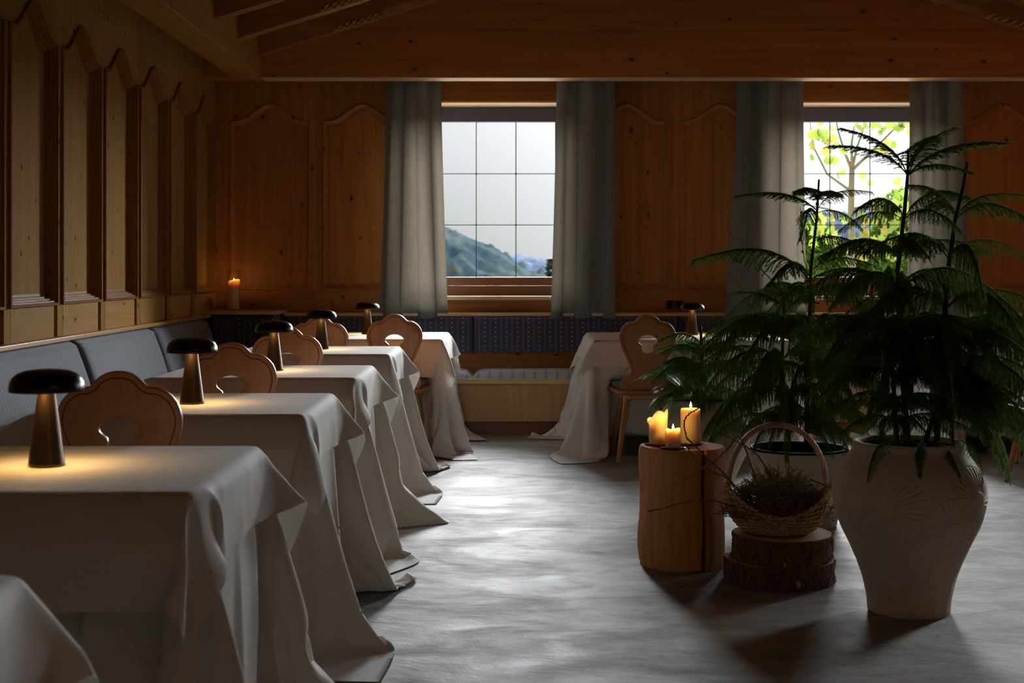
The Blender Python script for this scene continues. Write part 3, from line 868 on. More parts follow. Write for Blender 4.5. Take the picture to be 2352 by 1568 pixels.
meU6, meT6 = grid_mesh('tablecloth', U6), grid_mesh('table_overlay', T6)
place_cloth(meU6, meT6, (c6[0], c6[1], 0), 'floor-length white cloth on the table right of the aisle', 'white overlay on the table right of the aisle')
c7 = (3.42, 9.56)
table_under((c7[0], c7[1], 0), hx6, hy6, 'pine table hidden under the cloths at the far right')
place_cloth(meU6, meT6, (c7[0], c7[1], 0), 'floor-length white cloth at the far right behind the pines', 'white overlay at the far right behind the pines')

# ================================================================== CHAIRS
K = .000632
HP = [(0,742),(28,740),(55,733),(80,720),(102,700),(118,682),(132,673),(150,671),(175,669),(205,655),(232,634),(254,606),(268,574),(276,535),(274,495),(264,455),(247,405),(226,360),(204,312),(182,262),(166,220),(157,185),(160,162),(178,148),(205,138),(230,122),(248,100),(257,75),(258,45),(250,18),(238,0)]
HC = [(0,541),(32,537),(62,525),(84,507),(93,488),(88,468),(72,453),(57,441),(53,426),(56,408),(52,388),(36,372),(16,364),(0,362)]
def board_mesh():
    full = [(x*K, z*K) for x, z in HP]+[(-x*K, z*K) for x, z in reversed(HP[1:])]
    hole = [(x*K, z*K) for x, z in HC]+[(-x*K, z*K) for x, z in reversed(HC[1:-1])]
    cu = bpy.data.curves.new('backboard', 'CURVE'); cu.dimensions = '2D'; cu.fill_mode = 'BOTH'
    for pl in (full, hole):
        s = cu.splines.new('POLY'); s.points.add(len(pl)-1); s.use_cyclic_u = True
        for p, (x, z) in zip(s.points, pl): p.co = (x, z, 0, 1)
    cu.extrude = .007; cu.bevel_depth = .0045; cu.bevel_resolution = 2; cu.offset = -.0045
    o = bpy.data.objects.new('tmp', cu); COL.objects.link(o)
    bpy.context.view_layer.update()
    me = bpy.data.meshes.new_from_object(o.evaluated_get(bpy.context.evaluated_depsgraph_get()))
    bpy.data.objects.remove(o)
    me.transform(Matrix.Rotation(PI/2, 4, 'X')); me.name = 'backboard'
    me.materials.clear(); me.materials.append(WOOD_CHAIR)
    return me, full, hole
def smooth_me(me, ang=30):
    me.shade_smooth(); bm = bmesh.new(); bm.from_mesh(me)
    bmesh.ops.remove_doubles(bm, verts=bm.verts, dist=.0002)
    for e in bm.edges:
        if len(e.link_faces) == 2 and e.calc_face_angle(0) > math.radians(ang): e.smooth = False
    bm.to_mesh(me); bm.free()
def make_chair(loc, label, group):
    """origin on the floor under the board; board faces -y (towards the camera), seat extends to +y"""
    t = thing('dining_chair', label, 'chair', loc, 0, group)
    me, full, hole = board_mesh(); smooth_me(me, 50)
    bo = bpy.data.objects.new('backboard', me); link(bo, t); bo.location = (0, 0, .448); bo.rotation_euler = (math.radians(6), 0, 0)
    # engraved line following the edge
    n = len(full); ins = []
    for k in range(n):
        p0 = Vector(full[k-1]); p1 = Vector(full[(k+1) % n]); tt = (p1-p0); tt.normalize()
        nn = Vector((-tt.y, tt.x)); p = Vector(full[k]); 
        ins.append(p-Vector((tt.y*-1, tt.x))*-0 + Vector((tt.y, -tt.x))*.0175)
    ins = [p for p in ins if p.y > .045]
    # order: split at the bottom gap
    k0 = max(range(len(ins)), key=lambda k: (Vector(ins[k])-Vector(ins[k-1])).length)
    ins = ins[k0:]+ins[:k0]
    g = MB(); g.tube([(p.x, -.0112, p.y) for p in ins], .0018, 5); g.build('engraved_line', WOOD_GROOVE, bo)
    # seat: rounded trapezoid
    def seat_pts(s=0):
        q = [(-.18+s, .0-.03+s), (.18-s, .0-.03+s), (.215-s, .36-s), (-.215+s, .36-s)]
        out = []; r = .06
        for k in range(4):
            a = Vector(q[k-1]); b2 = Vector(q[k]); c = Vector(q[(k+1) % 4])
            d1 = (a-b2).normalized(); d2 = (c-b2).normalized()
            for i in range(7):
                tt = i/6; p = (b2+d1*r)*(1-tt)**2+b2*2*tt*(1-tt)+(b2+d2*r)*tt*tt; out.append(p)
        return out
    def slab(name, z0, z1, s, mat, rnd=.004, bulge=0, par=t):
        m = MB(); P0 = seat_pts(s); P1 = seat_pts(s+rnd); n = len(P0)
        loops = [(P1, z0), (P0, z0+rnd), (P0, z1-rnd), (P1, z1)]
        if bulge: loops += [(seat_pts(s+.05), z1+bulge)]
        vs = [(p.x, p.y, z) for L, z in loops for p in L]
        fs = [(i*n+k, i*n+(k+1) % n, (i+1)*n+(k+1) % n, (i+1)*n+k) for i in range(len(loops)-1) for k in range(n)]
        fs += [tuple(reversed(range(n))), tuple(range((len(loops)-1)*n, len(loops)*n))]
        m.add(vs, fs); o = m.build(name, mat, par); autosmooth(o, 50); return o
    slab('seat', .420, .447, 0, WOOD_SEAT)
    slab('seat_batten', .385, .420, .045, WOOD_LEG, .003)
    slab('seat_cushion', .448, .475, .02, UPH_CUSH, .010, .008)
    for sx_ in (-1, 1):
        for (ya, yb) in ((.05, -.055), (.29, .37)):
            m = MB(); m.tube([(sx_*.115, ya, .40), (sx_*.185, yb, .005)], [.023, .0125], 8); o = m.build('leg', WOOD_LEG, t)
            f_ = MB(); f_.tube([(sx_*.1855, yb, .006), (sx_*.186, yb-.0005, 0)], [.013, .013], 8); f_.build('glide', BLACKPL, o)
    return t
CG = 'scalloped pine chairs at the white tables'
ch0 = make_chair((-1.088, 3.99, 0), 'largest scalloped pine chair, behind the front lamp at the left', CG)
for x, y, rz, lab in ((-1.075, 5.50, .02, 'second scalloped pine chair in the left row, right of the second lamp'),
                      (-1.092, 6.98, -.02, 'third scalloped pine chair in the left row, behind the third lamp'),
                      (-1.15, 8.55, .03, 'pine chair half hidden behind the fourth lamp at the corner table'),
                      (-.725, 8.88, 0, 'pine chair with heart-shaped cutout at the aisle end of the corner table'),
                      (.838, 8.78, .03, 'pine chair right of the aisle, in front of the white table'),
                      (3.29, 8.78, 0, 'pine chair at the far right, legs seen below the big pine'),
                      (2.93, 7.60, -.1, 'pine chair whose one leg shows at the right picture edge')):
    copy_thing(ch0, (x, y, 0), rz, lab, CG)

# ================================================================== LAMPS
def make_lamp(loc, label):
    t = thing('table_lamp', label, 'lamp', loc, 0, 'mushroom table lamps')
    m = MB(); m.lathe([(.0405, 0), (.0412, .003), (.0405, .006), (.018, .178)], 40); autosmooth(m.build('stem', BRONZE, t))
    m = MB()
    prof = [(.018, .200), (.070, .186), (.080, .176), (.0805, .171), (.0828, .1695), (.0842, .172), (.0842, .180), (.0815, .192), (.0755, .2025), (.066, .2105), (.050, .2165), (.030, .2195), (.012, .2203), (.002, .2204)]
    m.lathe(prof, 48, cap0=True, cap1=True); o = m.build('shade', BLACKMET, t); autosmooth(o, 60)
    m = MB(); m.lathe([(.0255, .1835), (.0265, .1805)], 32, cap0=True, cap1=True)
    m = MB()
    n = 40; vs = []; 
    for r in (.020, .050):
        for k in range(n): vs.append((r*math.cos(2*PI*k/n), r*math.sin(2*PI*k/n), .1835))
    m.add(vs, [(k, n+k, n+(k+1) % n, (k+1) % n)[::-1] for k in range(n)]); m.build('diffuser', LED, t)
    return t
LSP = bpy.data.lights.new('lamp_light', 'SPOT'); LSP.energy = 3.2; LSP.color = (1.0, .56, .17); LSP.spot_size = math.radians(150); LSP.spot_blend = 1.0; LSP.shadow_soft_size = .02
def lamp_lights(loc):
    for k in range(3):
        a = 2*PI*k/3-PI/2
        o = bpy.data.objects.new('lamp_light', LSP); link(o); o.location = (loc[0]+.034*math.cos(a), loc[1]+.034*math.sin(a), loc[2]+.178)
lampz = TH+.010
lspots = [(-1.068, 3.27, 'nearest and biggest black mushroom lamp, on the front table'), (-1.07, 4.77, 'black mushroom lamp on the second table of the left row'),
          (-1.05, 6.30, 'black mushroom lamp on the third table of the left row'), (-1.06, 7.95, 'black mushroom lamp on the fourth table of the left row'),
          (-.985, 9.75, 'small far black mushroom lamp on the corner table'), (1.225, 9.62, 'far black mushroom lamp on the table right of the aisle')]
l0 = make_lamp((lspots[0][0], lspots[0][1], lampz), lspots[0][2])
LSP.energy = 1.3
for i, (x, y, lab) in enumerate(lspots):
    if i: copy_thing(l0, (x, y, lampz), i*.7, lab)
    lamp_lights((x, y, lampz))

# ================================================================== CURTAINS
def curtain(tx0, tx1, bx0, bx1, Yc, zb, label, folds, seed, lit):
    r_ = random.Random(seed); n = 150; nz = 40; zt = 2.66
    X0, X1 = (tx0-CX)*Yc/F, (tx1-CX)*Yc/F; B0, B1 = (bx0-CX)*Yc/F, (bx1-CX)*Yc/F
    ph = [r_.uniform(0, 6.28) for _ in range(4)]
    vs = []
    for j in range(nz+1):
        v = j/nz; z = zb+(zt-zb)*v; fl = (1-v)**1.4
        x0 = X0+(B0-X0)*fl; x1 = X1+(B1-X1)*fl
        for i in range(n+1):
            u = i/n
            uu = u+.018*math.sin(2*PI*folds*.5*u+ph[1]+1.2*(1-v))
            w = math.sin(2*PI*folds*u+ph[0]+.5*math.sin(3*u+ph[2])+.35*(1-v)*math.sin(5*u+ph[3]))
            w = math.copysign(abs(w)**.55, w)
            amp = (.044+.010*math.sin(7*u+ph[2]))*(1-.62*(1-v)**3)
            vs.append((x0+(x1-x0)*uu, Yc+.03+amp*w, z))
    fs = [(j*(n+1)+i, j*(n+1)+i+1, (j+1)*(n+1)+i+1, (j+1)*(n+1)+i) for j in range(nz) for i in range(n)]
    o = mk('curtain', vs, fs, CURTAIN, None, True)
    tag(o, label, 'curtain', 'grey linen curtains')
    # bottom hem: a second layer folded up
    h = [(x, y+.004, z) for (x, y, z) in vs[:4*(n+1)]]
    mk('hem', h, [(j*(n+1)+i, j*(n+1)+i+1, (j+1)*(n+1)+i+1, (j+1)*(n+1)+i) for j in range(2) for i in range(n)], CURTAIN, o, True)
curtain(884, 1010, 866, 1028, 10.60, .785, 'grey linen curtain left of the window with the hill view', 2.3, 4, 1)
curtain(1277, 1415, 1266, 1416, 10.60, .785, 'grey linen curtain right of the window with the hill view', 2.5, 9, 0)
curtain(1697, 1846, 1664, 1852, 10.60, .785, 'grey linen curtain left of the window with the maple', 2.1, 17, 1)
curtain(2090, 2218, 2082, 2232, 10.60, .785, 'grey linen curtain right of the window with the maple', 2.2, 23, 0)

# ================================================================== CANDLES
def flame(parent, x, y, z, s=1.):
    m = MB(); m.lathe([(.0008, 0), (.0035, .004), (.0048, .009), (.004, .015), (.0022, .021), (.0004, .027)], 12, (x, y))
    o = m.build('flame', FLAME, parent, True)
    for v in o.data.vertices: v.co.z = z+v.co.z*s
    return o
CLT = bpy.data.lights.new('candle_light', 'POINT'); CLT.energy = .9; CLT.color = (1., .58, .20); CLT.shadow_soft_size = .006
def candle(loc, r, h, label, kind, group, e=.9):
    t = thing('pillar_candle', label, 'candle', loc, 0, group)
    n = 48
    def fn(rr, z, a):
        top = z/h
        if kind == 'wavy':
            w = .022*math.sin(a*1.0+2.2)+.010*math.sin(3*a+.6)
            lip = .007*max(0, math.cos(a-PI*.95))**2
            return (rr*(1+.03*math.sin(3*a))+(lip+.002)*sm((top-.72)/.28) if rr > .3*r else rr, z+(w*sm((top-.6)/.4) if top > .6 else 0))
        if kind == 'melt':
            return (rr*(1+.05*math.sin(4*a)*sm((top-.7)/.3)), z+.004*math.sin(3*a)*sm((top-.7)/.3))
        return (rr, z)
    wd = {'wavy': .045, 'melt': .014, 'flat': .007, 'fat': .02}[kind]
    lip = .0045 if kind == 'fat' else 0
    prof = [(r*.97, 0), (r, .002), (r, h*.35), (r, h*.6), (r, h*.72), (r+lip, h*.8), (r+lip*1.2, h*.9), (r*.99+lip, h*.985), (r*.93, h), (r*.86, h*.985), (r*.80, h-wd*.6), (r*.6, h-wd), (r*.2, h-wd), (.001, h-wd)]
    if kind == 'fat':
        g_ = fn; fn2 = lambda rr, z, a: (rr*(1+.03*math.sin(3*a+1)*sm((z/h-.75)/.2)), z+.008*math.sin(a+2)*sm((z/h-.8)/.2))
        m = MB(); m.lathe(prof, n, fn=fn2)
    else:
        m = MB(); m.lathe(prof, n, fn=fn)
    m.build('wax', WAX, t, True)
    zt = h-wd
    m = MB(); m.tube([(0, 0, zt-.002), (.0005, 0, zt+.006), (.002, 0, zt+.010)], .0011, 6); m.build('wick', WICK, t)
    flame(t, .001, 0, zt+.008)
    o = bpy.data.objects.new('candle_light', CLT.copy()); o.data.energy = e; link(o); o.location = (loc[0]+.001, loc[1], loc[2]+zt+.042)
    return t
LOGX, LOGY, LOGZ = .692, 5.76, .481
cz = LOGZ+.006
CGc = 'lit candles on the log'
candle((P(1512, 1000, 5.76).x, 5.76, cz), .0375, .118, 'wavy-rimmed melted pillar candle at the left on the log', 'wavy', CGc, .16)
candle((P(1586, 1000, 5.80).x, 5.80, cz), .0405, .140, 'tallest smooth pillar candle at the right on the log', 'flat', CGc, .35)
candle((P(1545.5, 1000, 5.66).x, 5.66, cz), .0305, .072, 'smallest low candle in front on the log', 'melt', CGc, .3)
m = MB(); pl = P(1548, 1018, 5.78)
def dish(name, x, y, rx, ry, z, label):
    m = MB(); n = 48; vs = []; fs = []
    for s, zz in ((.90, 0), (1.0, .004), (1.0, .0055), (.93, .0025), (.88, .0022)):
        for k in range(n): a = 2*PI*k/n; vs.append((x+rx*s*math.cos(a), y+ry*s*math.sin(a), z+zz))
    for i in range(4):
        for k in range(n): fs.append((i*n+k, i*n+(k+1) % n, (i+1)*n+(k+1) % n, (i+1)*n+k))
    fs += [tuple(reversed(range(n))), tuple(range(4*n, 5*n))]
    m.add(vs, fs); o = m.build(name, PEWTER); autosmooth(o, 60); tag(o, label, 'tray')
    return o
dish('candle_tray', pl.x, 5.79, .125, .062, LOGZ+.0015, 'dark oval metal tray under the tall and wavy candles')
dish('candle_plate', P(1545.5, 1000, 5.66).x, 5.655, .050, .040, LOGZ+.0015, 'small dark plate under the smallest candle')
# candle in a glass cylinder on the corner shelf
cgx = P(537, 700, 10.55).x
candle((cgx, 10.55, SHELFZ+.012), .040, .212, 'tall cream candle glowing inside the glass on the corner shelf', 'fat', 'candle on the corner shelf', .5)
m = MB(); R_ = .050
m.lathe([(R_*.9, 0), (R_, .004), (R_, .30), (R_-.003, .30), (R_-.003, .010), (.001, .010)], 48)
def clear_glass():
    m = NT('clear_glass'); tr = m.n('ShaderNodeBsdfTransparent'); gl = m.n('ShaderNodeBsdfGlossy'); gl.inputs['Roughness'].default_value = .03
    lw = m.n('ShaderNodeLayerWeight'); lw.inputs[0].default_value = .35
    mxs = m.n('ShaderNodeMixShader'); m.l(m.math('MULTIPLY', lw.outputs['Facing'], .45), mxs.inputs[0]); m.l(tr.outputs[0], mxs.inputs[1]); m.l(gl.outputs[0], mxs.inputs[2]); return m.done(mxs.outputs[0])
o = m.build('candle_glass', clear_glass(), None, True, (cgx, 10.55, SHELFZ+.001)); tag(o, 'tall clear glass cylinder around the candle on the corner shelf', 'glass')

# sockets on the back wall
so_ = thing('power_socket', 'black double wall socket above the ledge right of the aisle', 'socket', (1.24, YB, .92))
for s_ in (-1, 1):
    m = MB(); m.box(s_*.034-.031, s_*.034+.031, -.018, 0, -.032, .032, .004); o = m.build('socket_plate', BLACKPL, so_)
    m = MB(); m.lathe([(.019, 0), (.019, .004)], 20); q = m.build('socket_well', SOIL, o); q.location = (s_*.034, -.0185, 0); q.rotation_euler = (PI/2, 0, 0)

# ================================================================== LOG, SLICES, BASKET
def log():
    t = thing('log_stool', 'tall peeled log stool with a long crack, carrying the candles', 'log', (LOGX, LOGY, 0))
    n = 120; vs = []; fs = []; nz = 40; R = .172
    ca = math.radians(-66)
    def rad(a, v):
        p = Vector((math.cos(a)*1.6, math.sin(a)*1.6, v*1.2)); r = R*(1+.05*mnoise.noise(p)+.015*math.sin(3*a+1))
        r += .006*math.sin(9*v+2*a)*.5
        r += .010*math.exp(-((a+PI*.98) % (2*PI)-0)**2*2)*math.sin(v*6)
        da = (a-ca-.02*math.sin(v*7)+PI) % (2*PI)-PI
        wdt = .060+.012*math.sin(v*9)
        r -= .055*max(0, 1-abs(da)/wdt)**.5
        return r
    angs = sorted(set([2*PI*k/n for k in range(n)]+[(ca+d) % (2*PI) for d in np.linspace(-.085, .085, 22)])); n = len(angs)
    for j in range(nz+1):
        v = j/nz
        for a in angs:
            r = rad(a, v)
            if v > .97: r *= 1-.03*(v-.97)/.03
            if v < .03: r *= .98
            vs.append((r*math.cos(a), r*math.sin(a), LOGZ*v-.012*(math.cos(a+.5)+.0)*(v > .999)*0))
    for j in range(nz):
        for k in range(n): fs.append((j*n+k, j*n+(k+1) % n, (j+1)*n+(k+1) % n, (j+1)*n+k))
    fs.append(tuple(reversed(range(n))))
    o = mk('log_body', vs, fs, LOG, t, True)
    ck = []
    for j in range(0, nz+1, 2):
        v = j/nz; a = ca+.02*math.sin(v*7)
        for q in (-.032, .032): ck.append(((R-.014)*math.cos(a+q), (R-.014)*math.sin(a+q), LOGZ*v*.995))
    mk('painted_crack_shade', ck, [(2*i, 2*i+1, 2*i+3, 2*i+2) for i in range(len(ck)//2-1)], simple('crack_shade_brown', (.10, .035, .012), .8), t)  # dark strip painting the shade deep inside the crack
    c = len(vs)
    top = [vs[nz*n+k] for k in range(n)]+[(0, 0, LOGZ)]
    mk('log_top', top, [(k, (k+1) % n, n) for k in range(n)], endgrain('log_end_grain', (.50, .25, .10), (.40, .17, .06), 0, 0), t)
log()

EG = endgrain('slice_end_grain', (.60, .36, .16), (.46, .25, .10), 0, 0)
def bark_slice(loc, R, h, label, knots, seed, rz):
    t = thing('bark_slice', label, 'log', loc, rz, 'bark-covered trunk slices')
    n = 200; nz = 16; vs = []; fs = []
    r_ = random.Random(seed); o3 = Vector((seed*3.1, 0, 0))
    for j in range(nz+1):
        v = j/nz
        for k in range(n):
            a = 2*PI*k/n; d = Vector((math.cos(a), math.sin(a), 0))
            r = R*(1+.035*math.sin(2*a+seed)+.03*mnoise.noise(d*1.5+o3))
            pl = mnoise.cell_vector(Vector((a*9+mnoise.noise(Vector((a*5, v*4, seed)))*1.1, v*2.6+mnoise.noise(Vector((a*7, v*3, seed+9)))*.8, seed)))
            r += .006*(pl.x-.5)+.004*mnoise.noise(Vector((a*22, v*6, seed)))
            if v < .05 or v > .95: r -= .004
            vs.append((r*d.x, r*d.y, h*v))
    for j in range(nz):
        for k in range(n): fs.append((j*n+k, j*n+(k+1) % n, (j+1)*n+(k+1) % n, (j+1)*n+k))
    fs.append(tuple(reversed(range(n))))
    mk('bark', vs, fs, BARK, t, False)
    top = [(vs[nz*n+k][0]*.985, vs[nz*n+k][1]*.985, h+.001) for k in range(n)]+[(0, 0, h+.001)]
    rim = [vs[nz*n+k] for k in range(n)]
    mk('cut_face', top+rim, [(k, (k+1) % n, n) for k in range(n)]+[(n+1+k, n+1+(k+1) % n, (k+1) % n, k) for k in range(n)], EG, t)
    for (a, z, s) in knots:
        m = MB(); m.lathe([(s, -.006), (s, .004), (s*.8, .0065), (.001, .0065)], 16)
        q = m.build('knot', EG, t, True); q.location = ((R+.002)*math.cos(a), (R+.002)*math.sin(a), z)
        q.rotation_euler = Vector((math.cos(a), math.sin(a), 0)).to_track_quat('Z', 'Y').to_euler()
        q.scale = (.62, 1.1, 1)
BX, BY = 1.037, 5.46
bark_slice((BX-.008, BY, 0), .203, .088, 'lower bark-covered slice standing on the floor, with a round pale knot', [(-PI/2+.16, .030, .013)], 2, 0)
bark_slice((BX+.006, BY+.005, .0885), .197, .096, 'upper bark-covered slice carrying the wicker basket', [(-PI/2-.13, .022, .018)], 5, 0)
BZ0 = .0885+.096+.002

def basket():
    t = thing('wicker_basket', 'wicker basket with a tall twisted hoop handle', 'basket', (BX-.015, BY, BZ0), math.radians(-6))
    ax, ay = .205, .165
    def surf(a, v):      # v 0 bottom .. 1 rim
        q = math.sin(v*PI/2)**.75
        rim = .068+.115*math.cos(a)**2*1.0-.01*math.sin(a)
        k = .42+.58*q
        return Vector((ax*k*math.cos(a), ay*k*math.sin(a), rim*(v**1.5)))
    nr = 44; m = MB()
    for i in range(nr):   # stakes
        a = 2*PI*i/nr
        m.tube([surf(a, v) for v in np.linspace(.0, 1, 9)], .0022, 5)
    m.build('stake', WICKER, t, True)['kind'] = 'stuff'
    w = MB(); nw = 19
    for j in range(nw):
        v = .03+.95*j/(nw-1); ptsw = []
        for i in range(nr*4+1):
            a = 2*PI*i/(nr*4); s = math.cos(i*PI/4+(j % 2)*PI)
            p = surf(a, v); nrm_ = Vector((math.cos(a)/ax, math.sin(a)/ay, -2.)).normalized()
            ptsw.append(p+nrm_*.0042*s)
        w.tube(ptsw, .0036, 5, cap=False)
    w.build('weave', WICKER, t, True)['kind'] = 'stuff'
    r = MB()
    for ph in (0, PI):
        r.tube([surf(a, 1)+Vector((math.cos(a)*.004*math.cos(a*24+ph), math.sin(a)*.004*math.cos(a*24+ph), .004*math.sin(a*24+ph)+.002)) for a in np.linspace(0, 2*PI, 240)], .0048, 6, cap=False)
    r.build('rim', WICKER, t, True)
    m = MB(); n = 5; M_ = 170
    H = lambda s: Vector((-.186*math.cos(s*PI), .0, .15+.262*math.sin(s*PI)**.85))
    for k in range(n):
        p_ = []
        for i in range(M_):
            s = -.035+1.07*i/(M_-1)
            if s < 0 or s > 1:
                e = 0 if s < 0 else 1; base = H(e)+Vector((0, 0, -1.2*abs(s-e)))
            else: base = H(s)
            s2 = min(max(s, 0), 1); tn = (H(min(1, s2+.01))-H(max(0, s2-.01))).normalized()
            b1 = Vector((0, 1, 0)); b2 = tn.cross(b1)
            a = 2*PI*k/n+i*.17
            p_.append(base+b1*.0062*math.cos(a)+b2*.0062*math.sin(a))
        m.tube(p_, .0052, 6)
    m.build('handle', HANDLE, t, True)
    return surf
bsurf = basket()

# filling: dried heather and moss
def sprigs(n, mat, name, label, R, zb, hh, seed, L=.06):
    r_ = random.Random(seed); m = MB()
    for i in range(n):
        a = r_.uniform(0, 2*PI); q = math.sqrt(r_.random())*R
        x, y = BX-.015+q*math.cos(a)*1.15, BY+q*math.sin(a)*.9
        z = zb+hh*(1-(q/R)**2)*r_.uniform(.2, 1)
        d = Vector((math.cos(a)*r_.uniform(.2, 1.1), math.sin(a)*r_.uniform(.2, 1.1), r_.uniform(.1, 1.1))).normalized()
        p = Vector((x, y, z)); pts = [p.copy()]; l = L*r_.uniform(.5, 1.3)
        for k in range(5):
            d = (d+Vector((r_.gauss(0, .22), r_.gauss(0, .22), r_.gauss(0, .22)))).normalized(); p = p+d*l/5; pts.append(p.copy())
        m.tube(pts, [.0012]*5+[.0005], 3, cap=False)
        for k in range(22):
            tt = r_.random()*4.99; i0 = int(tt); q0 = pts[i0].lerp(pts[i0+1], tt-i0)
            e = Vector((r_.gauss(0, 1), r_.gauss(0, 1), r_.gauss(0, 1))).normalized(); f2 = e.cross(Vector((r_.gauss(0, 1), r_.gauss(0, 1), r_.gauss(0, 1)))).normalized()
            s = r_.uniform(.003, .007)
            m.add([q0, q0+e*s+f2*s*.35, q0+e*s*1.5, q0+e*s-f2*s*.35], [(0, 1, 2, 3)])
    o = m.build(name, mat); tag(o, label, 'filling', None, 'stuff')
sprigs(620, HEATHER, 'dried_heather', 'dark purple-brown dried heather heaped in the basket', .165, BZ0+.06, .15, 3)
sprigs(330, MOSS, 'moss_tuft', 'olive moss and lichen on top of the heather', .12, BZ0+.12, .12, 8, .05)
# a few small cones in the filling
CONE = simple('brown_cone', (.20, .10, .05), .7)
for i, (dx, dy, dz) in enumerate(((-.03, -.12, .10), (.045, -.115, .105), (.10, -.09, .12))):
    t = thing('larch_cone', ['small brown cone at the left front of the heather', 'small brown cone in the middle front of the heather', 'small brown cone at the right of the heather'][i], 'cone', (BX-.015+dx, BY+dy, BZ0+dz), i*1.3, 'cones in the basket')
    m = MB()
    for q in range(34):
        a = q*2.4; v = q/34; r = .013*math.sin(PI*(v*.85+.12)); z = .026*v
        c = Vector((math.cos(a)*r, math.sin(a)*r, z)); d = Vector((math.cos(a), math.sin(a), .7)).normalized(); s2 = Vector((-math.sin(a), math.cos(a), 0))
        m.add([c*.5+Vector((0, 0, z*.5)), c+s2*.005, c+d*.008, c-s2*.005], [(0, 1, 2, 3)])
    o = m.build('cone_scales', CONE, t); o['kind'] = 'stuff'
# larch twigs reaching over the log
tw = [([(1690,1125),(1668,1092),(1625,1052),(1590,1017),(1577,1003),(1572,968),(1584,950),(1612,934)], 5.40, 'knobbly larch twig curling up in front of the tallest candle'),
      ([(1700,1128),(1668,1096),(1640,1086),(1606,1066),(1586,1040),(1576,1018)], 5.42, 'short larch twig arching towards the log top'),
      ([(1735,1100),(1700,1005),(1672,1030),(1640,1060),(1606,1082),(1574,1102)], 5.36, 'pale larch twig crossing the upper front of the log'),
      ([(1690,1165),(1652,1152),(1610,1149),(1560,1156),(1528,1166),(1490,1173)], 5.40, 'long low larch twig reaching left across the log'),
      ([(1770,1090),(1735,1040),(1690,1012),(1652,992),(1625,975)], 5.44, 'larch twig rising left inside the basket handle'),
      ([(1860,1100),(1885,1110),(1905,1118),(1918,1108)], 5.40, 'short larch twig sticking out at the right of the basket')]
for pts, Y0, lab in tw:
    t = thing('larch_twig', lab, 'twig', (0, 0, 0), 0, 'larch twigs in the basket')
    q = [P(x, y, Y0-.03*math.sin(i*.9)) for i, (x, y) in enumerate(pts)]; fine = []
    for i in range(len(q)-1):
        p0, p1, p2, p3 = q[max(i-1, 0)], q[i], q[i+1], q[min(i+2, len(q)-1)]
        for s in range(6):
            u = s/6; fine.append(.5*((2*p1)+(p2-p0)*u+(2*p0-5*p1+4*p2-p3)*u*u+(3*p1-p0-3*p2+p3)*u**3))
    fine.append(q[-1])
    m = MB(); m.tube(fine, [.0034-.0018*i/len(fine) for i in range(len(fine))], 5); m.build('stalk', TWIG, t, True)
    k_ = MB()
    for i in range(1, len(fine), 1):
        d = Vector((rng.normal(), rng.normal(), rng.normal())).normalized()*.003
        c = fine[i]+d; k_.tube([fine[i], c, c+d*.8], [.0022, .0040, .0010], 5)
    o = k_.build('bud', TWIG, t, True); o['kind'] = 'stuff'

# ================================================================== VASES
def vase(loc, prof, mat, label, relief, liner, n=220, m_=150, scale=1.):
    t = thing('plant_pot', label, 'pot', loc)
    # resample profile
    z = [p[1] for p in prof]; L = [0]
    for a, b2 in zip(prof[:-1], prof[1:]): L.append(L[-1]+math.hypot(b2[0]-a[0], b2[1]-a[1]))
    def cr(i, u, k):
        q = [prof[max(i-1, 0)][k], prof[i][k], prof[i+1][k], prof[min(i+2, len(prof)-1)][k]]
        return .5*(2*q[1]+(q[2]-q[0])*u+(2*q[0]-5*q[1]+4*q[2]-q[3])*u*u+(3*q[1]-q[0]-3*q[2]+q[3])*u**3)
    S = []
    for j in range(m_+1):
        s = L[-1]*j/m_; i = 0
        while i < len(L)-2 and L[i+1] < s: i += 1
        u = (s-L[i])/(L[i+1]-L[i]); S.append((cr(i, u, 0), cr(i, u, 1), s))
    vs = []
    for (r, zz, s) in S:
        for k in range(n):
            a = 2*PI*k/n; d = relief(a, s, r) if relief else 0.
            d += .0015*mnoise.noise(Vector((math.cos(a)*6, math.sin(a)*6, zz*14)))
            vs.append(((r+d)*math.cos(a), (r+d)*math.sin(a), zz))
    fs = [(j*n+k, j*n+(k+1) % n, (j+1)*n+(k+1) % n, (j+1)*n+k) for j in range(m_) for k in range(n)]
    fs.append(tuple(reversed(range(n))))
    mk('pot_body', vs, fs, mat, t, True)
    rl, zl = liner
    m = MB(); m.lathe([(rl, zl-.004), (rl*.98, zl), (.001, zl+.006)], 48, cap0=False); m.build('soil', SOIL, t, True)
    return t
